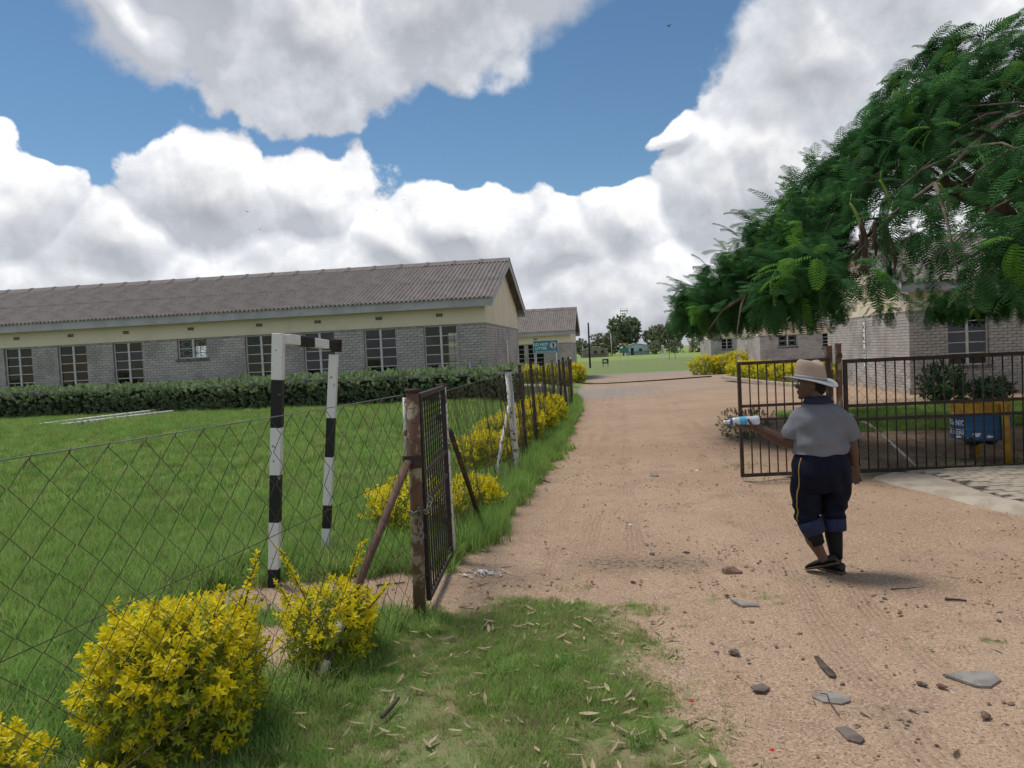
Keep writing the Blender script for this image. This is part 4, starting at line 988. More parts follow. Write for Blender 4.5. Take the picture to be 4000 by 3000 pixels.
chain_links(ch, [(.02, -.055, .01), (.03, -.058, -.10), (.028, -.056, -.21)])
# roadside fence from the white hinge post up the drive
POSTS = [(.01, 10.17), (.18, 11.82), (.38, 12.92), (.69, 15.21), (.93, 16.66), (1.19, 18.09), (1.40, 19.67), (1.68, 21.46), (2.06, 25.9)]
rf = empty('roadside_fence', (.01, 10.17, 0), 0, 'chain-link fence with rusty posts running up the left of the drive', 'fence')
def rel2(mb): return rel(mb, (.01, 10.17, 0))
seqp = [(-.55, 6.25)] + POSTS
for i in range(len(seqp) - 1):
    a, b = seqp[i], seqp[i + 1]
    rel2(chainlink((*a, 0), (*b, 0), .05, 1.40, .066 if i == 0 else .085, .0022 if i == 0 else .0030, 4, wob=.012)).build('wire_mesh', M_wire, rf, True)
for za in (1.41, .95, .5):
    rel2(MB().tube([(x, y, za + (.04 if 0 < i < 3 else 0)) for i, (x, y) in enumerate(seqp)], .0024, 4)).build('strand_wire', M_wire_g, rf, True)
rel2(MB().tube([(.01, 10.17, -.05), (-.01, 10.17, .75), (-.045, 10.17, 1.45)], .045, 12)).build('post', M_white_worn, rf, True)
rel2(MB().tube([(-.045, 10.17, 1.45), (-.045, 10.17, 1.475)], .06, 12)).build('post_cap', M_rust, rf, True)
for i, (x, y) in enumerate(POSTS[1:]):
    h = [1.50, 1.55, 1.52, 1.5, 1.48, 1.52, 1.5, 1.45][i]
    if i in (3, 7): rel2(MB().tube([(x, y, -.05), (x - .03, y, h)], .035, 8)).build('post', M_white_worn if i == 7 else M_wood, rf, True)
    else:
        rel2(MB().bar((x, y, -.05), (x - .05, y, h), .006, .05)).build('post', M_rust, rf); rel2(MB().bar((x + .024, y + .018, -.05), (x - .026, y + .018, h), .05, .006)).build('post_flange', M_rust, rf)
rel2(MB().tube([(-.28, 9.45, -.03), (-.17, 9.8, .55), (-.06, 10.12, .98)], [.025, .024, .022], 8)).build('brace', M_white_worn, rf, True)
rel2(MB().tube([(-.34, 7.32, -.03), (-.46, 6.75, .62), (-.54, 6.30, 1.08)], [.024, .024, .024], 8)).build('brace', M_rust, rf, True)

# ------------------------------------------------------------------ striped goal frame
M_goal = mat('chipped_white_paint', (.74, .74, .72), .6, .1, 22, .3, 40, col2=(.20, .18, .16), mixlo=.655, mixhi=.67)
M_goalb = mat('chipped_black_paint', (.018, .018, .02), .55, .1, 22, .3, 40, col2=(.30, .29, .27), mixlo=.68, mixhi=.69)
gl = empty('goal_frame', (-1.9, 5.73, 0), 0, 'black and white striped goal frame standing in the lawn', 'goal frame')
def striped(name, a, b, w, w2, bands, par):
    a, b = Vector(a), Vector(b); q = (b - a).to_track_quat('Z', 'Y').to_matrix(); po = None
    for k, (t0, t1, c) in enumerate(bands):
        p0, p1 = a.lerp(b, t0), a.lerp(b, t1); ww = w + (w2 - w) * (t0 + t1) / 2
        mb = MB(); mb.box((p0 + p1) / 2, (ww, ww, (p1 - p0).length), q)
        if po is None: po = mb.build(name, M_goal if c else M_goalb, par, bevel=.006)
        else: mb.build('stripe', M_goal if c else M_goalb, po, bevel=.006)
    return po
gr_ = lambda v: tuple(Vector(v) - Vector((-1.9, 5.73, 0)))
hN = 1.0
striped('upright', gr_((-1.9, 5.73, -.02)), gr_((-1.745, 5.73, 1.93)), .076, .084, [(0, .08, 0), (.08, .265, 1), (.265, .45, 0), (.45, .635, 1), (.635, .82, 0), (.82, 1, 1)], gl)
striped('upright', gr_((-1.685, 6.46, -.02)), gr_((-1.505, 6.46, 1.785)), .068, .072, [(0, .16, 1), (.16, .27, 0), (.27, .50, 1), (.50, .685, 0), (.685, .985, 1)], gl)
striped('crossbar', gr_((-1.70, 5.75, 1.885)), gr_((-1.50, 6.50, 1.830)), .076, .074, [(.0, .20, 1), (.2, .48, 0), (.48, .78, 1), (.78, 1.0, 0)], gl)
MB().box(gr_((-1.495, 6.517, 1.835)), (.09, .03, .11), (.2, .1, .1)).build('bracket', M_rust, gl)
fp = empty('fallen_pole', (-12.3, 20.2, 0), 0, 'pale pole lying in the lawn nearest the fence', 'pole', 'fallen pale poles in the lawn')
z_ = ground_z(-11.6, 21.5)
MB().tube([(-.2, -.3, z_ + .05), (1.9, 3.0, z_ + .14)], .055, 8).build('pole', M_white_worn, fp, True)
fp = empty('fallen_pole', (-11.6, 19.6, 0), 0, 'shorter pale pole lying in the lawn beside the longer one', 'pole', 'fallen pale poles in the lawn')
MB().tube([(-.1, -.1, z_ + .05), (1.7, 2.3, z_ + .12)], .05, 8).build('pole', M_white_worn, fp, True)

# ------------------------------------------------------------------ right gate, posts and panel
gate_leaf('drive_gate', 'rusty steel bar gate leaf standing open behind the walking person', (2.735, 9.15, 0), (3.86, 9.15, 0), .05, 1.455, (.915, .745), 9, M_rust, .0085, .04)
g2r = [o for o in COL.objects if o.name.startswith('drive_gate')][0]
MB().box((-.012, -.02, .72), (.05, .06, .035)).build('latch', M_rust, g2r)
pr1 = empty('gate_post', (3.885, 9.24, 0), 0, 'left one of the two square rusty posts between gate and railing', 'post')
MB().bx((-.035, -.035, -.05), (.035, .035, 1.60)).build('shaft', M_rust_post, pr1, bevel=.004)
pr2 = empty('gate_post', (3.975, 9.17, 0), 0, 'right one of the two square rusty posts between gate and railing', 'post')
MB().bx((-.028, -.03, -.05), (.028, .03, 1.625)).build('shaft', M_rust_post, pr2, bevel=.004)
for z in (.3, 1.45): MB().bx((-.028, -.05, z), (.028, -.0305, z + .05)).build('hinge', M_rust, pr2)
pg = gate_leaf('bar_railing', 'long dark steel bar railing in front of the blue and yellow bin', (4.01, 9.13, 0), (7.25, 8.90, 0), .04, 1.425, (.86, .69), 27, M_steel_dark, .0085, .045)
pg['category'] = 'railing'
cf = empty('mesh_fence', (4.0, 9.22, 0), 0, 'chain-link mesh stretched behind the dark bar railing', 'fence')
rel(chainlink((4.0, 9.22, 0), (7.3, 8.99, 0), .04, 1.40, .075, .0021, 4, wob=.006, loops=False), (4.0, 9.22, 0)).build('wire_mesh', M_wire, cf, True)
db = empty('fence_brace', (5.03, 9.33, 0), 0, 'pale bent pipe leaning diagonally behind the bar railing', 'brace')
MB().tube([(.0, 0, -.02), (-.30, .02, .30), (-.62, .03, .60), (-.86, .03, .74)], [.020, .019, .018, .016], 8).build('pipe', M_white_worn, db, True)

# ------------------------------------------------------------------ litter sign
def text_mesh(txt, size, m, bold=0.0, name='lettering', depth=.002, align='CENTER', sx=1.0):
    cu = bpy.data.curves.new('txt', 'FONT'); cu.body = txt; cu.size = size; cu.align_x = align; cu.align_y = 'CENTER'; cu.offset = bold; cu.extrude = depth; cu.resolution_u = 3; cu.space_character = 1.05
    o = bpy.data.objects.new('txt', cu); COL.objects.link(o)
    me = bpy.data.meshes.new_from_object(o.evaluated_get(bpy.context.evaluated_depsgraph_get())); bpy.data.objects.remove(o); bpy.data.curves.remove(cu)
    me.name = name; me.materials.clear(); me.materials.append(m)
    if sx != 1.0:
        for v in me.vertices: v.co.x *= sx
    return me
sg = empty('litter_sign', (1.47, 31.5, 0), R(1.5), 'teal DO NOT LITTER sign board on two pale posts', 'sign')
zb = ground_z(1.47, 31.5)
bd = MB().bx((-.525, -.012, 1.62), (.525, .012, 2.14)).build('board', M_sky_sign, sg, bevel=.01)
fr_ = MB()
for a, b in (((-.515, 1.63), (.515, 1.63)), ((-.515, 2.13), (.515, 2.13)), ((-.515, 1.63), (-.515, 2.13)), ((.515, 1.63), (.515, 2.13))): fr_.bar((a[0], -.016, a[1]), (b[0], -.016, b[1]), .016, .006)
fr_.build('border', M_signwhite, bd)
for txt, x, z, s_ in (('DO NOT', -.205, 1.975, .155), ('LITTER', -.19, 1.815, .155)):
    o = link('lettering', text_mesh(txt, s_, M_signwhite, .008, sx=.98), bd); o.location = (x, -.017, z); o.rotation_euler = (R(90), 0, 0)
MB().bx((-.43, -.0175, 1.655), (.43, -.014, 1.705)).build('motto_strip', M_signwhite, bd)
o = link('lettering', text_mesh('EMBRACE THE REFORMATION SPIRIT', .042, M_signblack, .0008, sx=.98), bd); o.location = (0, -.020, 1.68); o.rotation_euler = (R(90), 0, 0)
pc = (.315, 1.93)
disc = MB(); disc.tube([(pc[0], -.014, pc[1]), (pc[0], -.019, pc[1])], .165, 28); pd = disc.build('pictogram', M_signwhite, bd)
ring = MB(); ring.tube([(pc[0] + .150 * math.cos(t), -.021, pc[1] + .150 * math.sin(t)) for t in np.linspace(0, 6.2832, 33)], .010, 5, False)
ring.bar((pc[0] - .106, -.0205, pc[1] + .106), (pc[0] + .106, -.0205, pc[1] - .106), .018, .004); ring.build('ban_ring', M_signred, pd)
fg = MB(); fg.tube([(pc[0] + .01, -.020, pc[1] + .098), (pc[0] + .01, -.024, pc[1] + .098)], .022, 12)
fg.box((pc[0] + .012, -.022, pc[1] + .025), (.062, .004, .10)); fg.box((pc[0] - .006, -.022, pc[1] - .065), (.024, .004, .10)); fg.box((pc[0] + .028, -.022, pc[1] - .065), (.024, .004, .10))
fg.bar((pc[0] - .015, -.022, pc[1] + .06), (pc[0] - .075, -.022, pc[1] + .04), .018, .004); fg.bar((pc[0] + .045, -.022, pc[1] + .06), (pc[0] + .055, -.022, pc[1] - .03), .016, .004)
for q in ((-.09, -.01), (-.10, -.05), (-.08, -.08)): fg.box((pc[0] + q[0], -.022, pc[1] + q[1]), (.012, .004, .012))
fg.build('figure', M_signblack, pd)
for x in (-.46, .46): MB().tube([(x, .04, zb - .05), (x - .01, .04, 2.1)], .026, 10).build('post', M_white, sg, True)

# ------------------------------------------------------------------ path slab by the block, pipe across the drive
pth = MB(); poly = [(-.1, 21.9), (.55, 21.6), (1.15, 30.0), (1.3, 33.6), (.3, 33.8)]
pth.add([(x, y, .19 + ground_z(x, y) * .3) for x, y in poly] + [(x, y, -.1) for x, y in poly], [(0, 1, 2, 3, 4)] + [(i, i + 5, (i + 1) % 5 + 5, (i + 1) % 5) for i in range(5)])
tag(pth.build('footpath', M_concrete), kind='structure')
hp = empty('black_pipe', (4.3, 41, 0), 0, 'thin black pipe lying across the drive', 'pipe')
zz_ = ground_z(7, 42) + .04
MB().tube([(-.75, 3.2, zz_ + .12), (-.5, 1.6, zz_ + .03), (-.1, .2, zz_), (.5, -.45, zz_), (1.6, -.35, zz_), (3.8, .5, zz_), (7.0, 1.7, zz_ + .02)], .035, 8).build('pipe', M_hose, hp, True)

# ------------------------------------------------------------------ paved apron on the right
pa = empty('paved_apron', (4.3, 8.9, 0), 0, 'worn block paving with pale concrete edge right of the gate', 'paving')
def relp(mb): return rel(mb, (4.3, 8.9, 0))
edge = [(4.16, 8.86), (4.22, 8.5), (4.28, 8.1), (4.36, 7.62), (4.45, 7.2), (4.60, 6.75), (4.85, 6.2), (5.2, 5.6)]
inner = [(4.55, 9.02), (4.80, 8.72), (4.78, 8.25), (4.74, 7.72), (4.72, 7.3), (4.84, 6.8), (5.08, 6.25), (5.42, 5.65)]
zo = [.004, .006, .008, .015, .045, .06, .06, .06]; zi = [.05, .055, .058, .06, .062, .064, .064, .064]
ap = MB(); nE = len(edge); sub = 4; vv = []
for k in range(nE):
    for j in range(sub + 1):
        t = j / sub; x = edge[k][0] * (1 - t) + inner[k][0] * t; y = edge[k][1] * (1 - t) + inner[k][1] * t
        prof = t ** .6 if k < 4 else min(1, t * 4)
        z = zo[k] * (1 - prof) + zi[k] * prof + .012 * (float(fbm(x * 5, y * 5, 3)) - .5)
        if j == 0: z = -.02
        vv.append((x + .02 * (float(fbm(x * 9, y * 9, 4)) - .5) * (j == 0), y, z))
ap.add(vv, [(k * (sub + 1) + j, k * (sub + 1) + j + 1, (k + 1) * (sub + 1) + j + 1, (k + 1) * (sub + 1) + j) for k in range(nE - 1) for j in range(sub)])
relp(ap).build('concrete_edge', M_concrete, pa, True)
bedm = MB().add([(4.7, 5.6, .035), (8.2, 5.6, .035), (8.2, 9.0, .035), (4.6, 9.0, .035)], [(0, 1, 2, 3)]); relp(bedm).build('sand_bed', mat('joint_sand', (.20, .135, .095), .95, .2, 5, .4, 60), pa)
pb = MB(); pb.box((0, 0, 0), (.212, .104, .05)); pbm = pb.mesh('paving_block', M_paver)
cnt = 0; rest_b = MB()
def inner_x(y): return float(np.interp(-y, [-q[1] for q in inner], [q[0] for q in inner]))
for r_ in range(34):
    y = 8.93 - r_ * .112
    for k in range(24):
        x = 4.55 + k * .222 + (.111 if r_ % 2 else 0) + .05 * math.sin(r_ * .7)
        if x - .11 < inner_x(y) - .03 or x > 8.2: continue
        if random.random() < .015: continue
        if x > .70 * y + .35 or cnt >= 295:
            rest_b.box((x - 4.3, y - 8.9, .042 + random.uniform(-.004, .004)), (.212, .104, .05), (0, 0, random.uniform(-.035, .035))); continue
        o = link('paving_block', pbm, pa); cnt += 1
        o.location = (x - 4.3, y - 8.9, .042 + random.uniform(-.004, .004)); o.rotation_euler = (random.uniform(-.02, .02), random.uniform(-.02, .02), random.uniform(-.035, .035))

rest_b.build('block_field', M_paver, pa)['kind'] = 'stuff'

# ------------------------------------------------------------------ drum bin on yellow posts
bn = empty('drum_bin', (6.08, 9.82, 0), R(-14), 'blue and yellow half drum litter bin on yellow posts behind the railing', 'bin')
r0 = .34
def drum(z0, z1, rr_, m, name, par):
    n_ = 40; mb = MB(); prof = [(rr_, z0), (rr_ + .004, z0 + .01), (rr_, z0 + .02), (rr_, z1 - .02), (rr_ + .005, z1 - .008), (rr_, z1)] if True else []
    mb.rings([[Vector((p[0] * math.cos(2 * math.pi * k / n_), p[0] * math.sin(2 * math.pi * k / n_), p[1])) for k in range(n_)] for p in prof], cap=False)
    return mb.build(name, m, par, True)
drum(.31, .615, r0, M_blue, 'drum', bn); dy = drum(.616, .765, r0 + .001, M_yellow, 'drum_top', bn)
MB().tube([(0, 0, .30), (0, 0, .315)], r0 - .004, 32).build('drum_floor', M_blue, bn)
MB().tube([((r0 + .003) * math.cos(t), (r0 + .003) * math.sin(t), .42) for t in np.linspace(0, 6.2832, 41)], .006, 5, False).build('hoop', M_blue, bn, True)
def wrap(me, ang0, z, rr_):
    for v in me.vertices:
        a = ang0 + v.co.x / rr_; rad = rr_ + .003 + v.co.z; zz = z + v.co.y; v.co = Vector((rad * math.cos(a), rad * math.sin(a), zz))
    me.update(); return me
for txt, z, s_ in (('ORGANIC', .515, .10), ('LITTER HERE', .395, .10)):
    me = text_mesh(txt, s_, M_signwhite, .002, depth=.0005, sx=.78, align='RIGHT'); link('lettering', wrap(me, R(224), z, r0), bn)
def flake(a0, z0, w, h, seed):
    random.seed(seed); pts = []
    for k in range(14):
        t = 2 * math.pi * k / 14; rr_ = random.uniform(.55, 1.1); pts.append((a0 + w * rr_ * math.cos(t) / r0, z0 + h * rr_ * math.sin(t)))
    mb = MB(); mb.add([((r0 + .0035) * math.cos(a), (r0 + .0035) * math.sin(a), z) for a, z in pts], [tuple(range(14))]); mb.build('paint_flake', M_signwhite, bn)
flake(R(246), .375, .055, .032, 1); flake(R(270), .352, .045, .022, 2); flake(R(310), .38, .03, .02, 3); flake(R(196), .62, .03, .05, 4); flake(R(208), .335, .06, .015, 5)
random.seed(23)
for a in (R(296), R(80)):
    x, y = (r0 + .045) * math.cos(a), (r0 + .045) * math.sin(a)
    MB().tube([(x + .06 * math.cos(a), y, -.05), (x + .03 * math.cos(a), y, .35), (x, y, .77)], .045, 12).build('post', M_yellow, bn, True)
MB().tube([(-.12, -.05, -.03), (-.12, -.05, .31)], .03, 8).build('prop', M_wood, bn, True)
bag = MB()
for k in range(6): bag.ball((random.uniform(-.2, .14), random.uniform(-.25, -.1), .285 + random.uniform(-.02, .02)), (.085, .07, random.uniform(.04, .085)), 9, 6)
bag.build('liner_bag', M_plasticbag, bn, True)

# ------------------------------------------------------------------ the big feathery tree on the right
def frond_mesh(m, name, L=.50, npair=13, pin=.13):
    mb = MB(); th = random.uniform(.1, .35); p = Vector((0, 0, 0)); pts = []; curl = random.uniform(.7, 1.25)
    for i in range(npair + 2):
        pts.append(p.copy()); t = i / (npair + 1); a = th + curl * t
        p = p + Vector((0, math.sin(a), math.cos(a))) * (L / (npair + 1))
    # rachis as thin strip
    for i in range(len(pts) - 1):
        a, b = pts[i], pts[i + 1]; w = .0035; mb.add([a + Vector((-w, 0, 0)), a + Vector((w, 0, 0)), b + Vector((w, 0, 0)), b + Vector((-w, 0, 0))], [(0, 1, 2, 3)])
    for i in range(1, npair + 1):
        t = i / npair; d = (pts[i + 1] - pts[i]).normalized(); nrm = Vector((1, 0, 0)).cross(d)
        l = pin * (math.sin(math.pi * (.16 + .74 * t)) ** .7)
        for s in (-1, 1):
            dirv = (Vector((s, 0, 0)) * .88 + d * .48).normalized(); w = .019
            q0 = pts[i]; q1 = q0 + dirv * l * .5 - nrm * .004; q2 = q0 + dirv * l + Vector((0, 0, -.018)) + nrm * -.01
            side = dirv.cross(nrm).normalized() * w / 2; dr = Vector((0, 0, random.uniform(-.008, .004)))
            mb.add([q0 - side * .5, q0 + side * .5, q1 + side + dr, q1 - side + dr, q2 + side * .45 + dr, q2 - side * .45 + dr], [(0, 1, 2, 3), (3, 2, 4, 5)])
    return mb.mesh(name, m)
T_frond = template('frond', [frond_mesh(M_frond, 'frond') for _ in range(6)])
T_frond_l = template('frond_young', [frond_mesh(M_frond_l, 'frond_y', .42, 12, .11) for _ in range(4)])
tr = empty('feathery_tree', (9.3, 12.3, 0), 0, 'broad feathery-leaved shade tree drooping over the railing on the right', 'tree')
random.seed(5); trng = np.random.default_rng(5)
TR, TT = 6.2, 6.4
def crown_z(r): return TT - .111 * r * r
def limb(mb, pts, r0_, r1_, n=7):
    m = len(pts); mb.tube(pts, [r0_ + (r1_ - r0_) * (i / (m - 1)) ** .8 for i in range(m)], n)
tk = MB(); limb(tk, [(0, 0, -.1), (.05, .02, .7), (-.02, .05, 1.5), (.0, 0, 2.1)], .27, .20, 14); tk.build('trunk', M_bark, tr, True)
nl = 13; tips = []
for k in range(nl):
    a = 2 * math.pi * k / nl + random.uniform(-.15, .15); R1 = random.uniform(.70, .96) * TR; pts = []
    for i in range(9):
        t = i / 8; r = R1 * t; z = 2.0 + (crown_z(r) - .55 - 2.0) * (1 - (1 - t) ** 2.4) if t < 1 else crown_z(r) - .5
        z = min(z, crown_z(r) - .40); aa = a + .22 * math.sin(2.5 * t + k)
        pts.append(Vector((r * math.cos(aa), r * math.sin(aa), z)))
    lb = MB(); limb(lb, pts, .13, .018, 8); lo_ = lb.build('limb', M_bark, tr, True)
    for i in range(2, 9):
        for s in (-1, 1):
            b = pts[i]; aa = math.atan2(b.y, b.x) + s * random.uniform(.5, 1.1); L = random.uniform(.8, 1.7)
            e_ = b + Vector((math.cos(aa) * L, math.sin(aa) * L, 0)); r = math.hypot(e_.x, e_.y)
            if r > TR: e_ *= (TR - .1) / r; r = TR - .1
            e_.z = crown_z(r) - random.uniform(.15, .5); mid = (b + e_) / 2 + Vector((0, 0, .12))
            tb = MB(); limb(tb, [b, mid, e_], .035, .007, 5); tb.build('branchlet', M_bark, lo_, True); tips.append(e_)
# leaf fronds in rounded sprays over the dome, skirts hanging at the rim
ncl = 3600
ang = trng.uniform(0, 2 * np.pi, ncl); rr_ = TR * np.sqrt(trng.random(ncl) ** .85) * (1 + .07 * np.sin(5 * ang + 1) + .05 * np.sin(11 * ang))
lumpy = fbm(np.cos(ang) * rr_ * .75 + 30, np.sin(ang) * rr_ * .75 + 30, 17)
depth = trng.random(ncl) ** 1.5 * (.95 + .5 * (rr_ > 4.2))
keep = np.ones(ncl, bool)
hole = (np.abs((ang - np.radians(216) + np.pi) % (2 * np.pi) - np.pi) < np.radians(9)) | (np.abs((ang - np.radians(95) + np.pi) % (2 * np.pi) - np.pi) < np.radians(14))
keep &= ~((rr_ > 4.9) & hole & (depth > .12)); keep &= ~((lumpy < .40) & (trng.random(ncl) < .8))
ang, rr_, depth, lumpy = ang[keep], rr_[keep], depth[keep], lumpy[keep]
czz = crown_z(rr_) - depth + (lumpy - .5) * 1.9 + .16 * np.sin(rr_ * 4.2 + 3 * ang)
czz = np.maximum(czz, 2.25 + .5 * trng.random(len(czz)) ** 2)
cx = np.stack([np.cos(ang) * rr_, np.sin(ang) * rr_, czz], 1)
FP = []; FD = []; young = []
for c, a, r, dp in zip(cx, ang, rr_, depth):
    out = Vector((math.cos(a), math.sin(a), 0)); steep = min(1, r / TR) ; ncf = 6
    ax = (out * (.25 + .9 * steep) + Vector((0, 0, .9 - .75 * steep))).normalized(); yg = random.random() < .22 and dp < .45
    for k in range(ncf):
        d = Vector(trng.normal(0, 1, 3)); d = (d - ax * d.dot(ax)).normalized(); dd = (d * .95 + ax * .55 + Vector((0, 0, -.12))).normalized()
        FP.append(Vector(c) + dd * .03); FD.append(dd); young.append(yg and random.random() < .8)
def frond_eul(D):
    out = np.zeros((len(D), 3))
    for i, d in enumerate(D):
        # local +Z along the frond, local +Y (its droop side) turned downwards
        z = d.normalized(); y = Vector((0, 0, -1)); y = (y - z * y.dot(z))
        if y.length < 1e-3: y = z.orthogonal()
        y.normalize(); x = y.cross(z); out[i] = Matrix((x, y, z)).transposed().to_euler()
        out[i] += trng.normal(0, .13, 3)
    return out
FP = np.array(FP); young = np.array(young); EU = frond_eul(FD)
for T, m_ in ((T_frond, ~young), (T_frond_l, young)):
    scatter('crown', FP[m_], EU[m_], trng.uniform(.65, 1.15, m_.sum()), T, tr)
def pod(par, p, L, m, lean=(0, 0)):
    mb = MB(); rg = []
    for i in range(8):
        t = i / 7; w = .024 * math.sin(math.pi * (.10 + .85 * t)) ** .6 + .002; z = -L * t; x = lean[0] * t + .03 * math.sin(3 * t); y = lean[1] * t
        rg.append([Vector((p[0] + x + w * math.cos(q), p[1] + y + .35 * w * math.sin(q), p[2] + z)) for q in np.linspace(0, 6.2832, 8, endpoint=False)])
    mb.rings(rg); mb.tube([(p[0], p[1], p[2] - .01), (p[0] + .02, p[1], p[2] + .12)], .005, 4); mb.build('seed_pod', m, par, True)
for k in range(11):
    pod(tr, (-4.62 + random.uniform(-.25, .32), -2.35 + random.uniform(-.2, .2), 3.15 + random.uniform(-.25, .1)), random.uniform(.28, .5), M_pod, (random.uniform(-.08, .08), 0))
for q in ((-4.3, -2.2, 3.75), (-3.75, -2.6, 3.6), (-3.3, -2.7, 3.95), (-4.75, -2.3, 3.45)): pod(tr, q, .36, M_pod_g, (.12, 0))

# ------------------------------------------------------------------ the walking person
def remeshed(name, mb, m, parent, voxel=.007, smooth=6, fac=.5, disp=None):
    me = mb.mesh(name + '_raw', m); o = bpy.data.objects.new('raw', me); COL.objects.link(o)
    md = o.modifiers.new('r', 'REMESH'); md.mode = 'VOXEL'; md.voxel_size = voxel; md.use_smooth_shade = True
    sm = o.modifiers.new('s', 'SMOOTH'); sm.factor = fac; sm.iterations = smooth
    dg = bpy.context.evaluated_depsgraph_get(); out = bpy.data.meshes.new_from_object(o.evaluated_get(dg)); out.name = name
    bpy.data.objects.remove(o); bpy.data.meshes.remove(me)
    if not out.materials: out.materials.append(m)
    if disp:
        nrm = [v.normal.copy() for v in out.vertices]
        for v, n_ in zip(out.vertices, nrm): v.co += n_ * disp(v.co)
    out.polygons.foreach_set('use_smooth', [True] * len(out.polygons)); out.update()
    return link(name, out, parent)
def ell(c, rx, ry, n=20, yaw=0.0, tilt=(0, 0), sq=2.0):
    c = Vector(c); out = []
    for k in range(n):
        t = 2 * math.pi * k / n; ct, st = math.cos(t), math.sin(t); q = (abs(ct) ** sq + abs(st) ** sq) ** (-1 / sq)
        x, y = rx * ct * q, ry * st * q
        X = x * math.cos(yaw) - y * math.sin(yaw); Y = x * math.sin(yaw) + y * math.cos(yaw)
        out.append(c + Vector((X, Y, X * tilt[0] + Y * tilt[1])))
    return out
ps = empty('person', (2.2, 5.42, 0), 0, 'person in grey polo shirt, navy track trousers and brimmed hat walking away, holding a bottle', 'person')
YAW = R(22)                        # body turned to the left of straight ahead
body = MB()
# head, neck and face (face looks to the left and a little away)
hc = Vector((-.045, .02, 1.375)); fd = Vector((-.93, .36, 0)).normalized(); sd_ = Vector((fd.y, -fd.x, 0))
hy = math.atan2(fd.y, fd.x)
body.ball(hc, (.093, .074, .108), 20, 14, (0, 0, hy)); body.ball(hc + fd * .028 + Vector((0, 0, -.052)), (.062, .056, .062), 16, 10, (0, 0, hy))
body.ball(hc + fd * .090 + Vector((0, 0, -.020)), (.022, .016, .017), 10, 8, (0, 0, hy)); body.ball(hc + fd * .083 + Vector((0, 0, .0)), (.013, .011, .028), 10, 8, (0, R(-14), hy))
body.ball(hc + fd * .083 + Vector((0, 0, -.054)), (.018, .026, .009), 10, 8, (0, 0, hy)); body.ball(hc + fd * .081 + Vector((0, 0, -.069)), (.017, .023, .009), 10, 8, (0, 0, hy))
body.ball(hc + fd * .070 + Vector((0, 0, -.097)), (.024, .026, .018), 10, 8, (0, 0, hy)); body.ball(hc + fd * .079 + Vector((0, 0, .030)), (.014, .045, .010), 10, 8, (0, 0, hy))
for s in (-1, 1):
    e_ = hc + sd_ * (s * .076) - fd * .008 + Vector((0, 0, -.012)); body.ball(e_, (.024, .010, .032), 10, 8, (0, 0, hy + s * .25)); body.ball(hc + fd * .052 + sd_ * s * .038 + Vector((0, 0, -.03)), (.03, .026, .026), 10, 8)
body.rings([ell((-.01, 0, 1.20), .062, .060), ell((-.02, .005, 1.26), .056, .056), ell((-.035, .012, 1.33), .055, .056)])
# trunk under the clothes, thighs
body.rings([ell((0, 0, .62), .13, .10, yaw=YAW), ell((0, 0, .80), .16, .12, yaw=YAW), ell((0, 0, .95), .16, .13, yaw=YAW), ell((0, 0, 1.10), .17, .12, yaw=YAW), ell((0, 0, 1.20), .13, .09, yaw=YAW)])
# arms: bent left arm reaching forward-left, right arm hanging
def arm(pts, rads): body.tube(pts, rads, 14)
arm([(-.10, .03, 1.15), (-.15, .028, 1.07), (-.178, .025, .985), (-.18, .03, .945)], [.042, .050, .050, .047])
arm([(-.172, .03, .945), (-.245, .06, .968), (-.34, .10, 1.02), (-.42, .125, 1.062)], [.048, .047, .039, .029])
arm([(.10, -.01, 1.14), (.175, -.02, 1.05), (.212, -.01, .95), (.232, .0, .86), (.245, .015, .775)], [.045, .052, .048, .043, .030])
# left hand: palm up under the bottle, fingers curled up round it
pw = Vector((-.42, .125, 1.062)); pk = Vector((-.525, .15, 1.075))
body.rings([[pw + (pk - pw) * t + Vector((.0, w * math.cos(q), h * math.sin(q))) for q in np.linspace(0, 6.2832, 14, endpoint=False)] for t, w, h in ((-.05, .026, .024), (.3, .036, .020), (.7, .042, .017), (1.0, .040, .014))])
for k, L in enumerate((.064, .074, .070, .056)):
    y0 = .15 - .036 + .024 * k; b = Vector((-.522 + .006 * abs(k - 1.5), y0, 1.074))
    body.tube([b, b + Vector((-.30 * L, 0, .004)), b + Vector((-.68 * L, .004, .014)), b + Vector((-.97 * L, .006, .030))], [.0098, .0095, .0088, .0075], 10)
body.tube([(-.445, .095, 1.065), (-.462, .072, 1.082), (-.480, .074, 1.112), (-.492, .086, 1.137)], [.014, .012, .0108, .009], 10)
# right hand hanging, palm turned back, fingers lightly curled
wr = Vector((.25, .015, .775)); body.rings([[wr + Vector((w * math.cos(q), .003 + h * math.sin(q), -z)) for q in np.linspace(0, 6.2832, 14, endpoint=False)] for z, w, h in ((-.01, .027, .022), (.02, .036, .020), (.055, .041, .017), (.085, .038, .014))])
for k, L in enumerate((.066, .076, .072, .058)):
    x0 = .25 - .032 + .021 * k; b = Vector((x0, .018, .695 + .004 * abs(k - 1.5)))
    body.tube([b, b + Vector((0, -.006, -.42 * L)), b + Vector((0, -.024, -.72 * L)), b + Vector((0, -.042, -.80 * L))], [.0098, .0094, .0086, .0074], 10)
body.tube([(.220, .01, .755), (.198, -.006, .735), (.190, -.02, .705), (.196, -.030, .680)], [.014, .0118, .0104, .0086], 10)
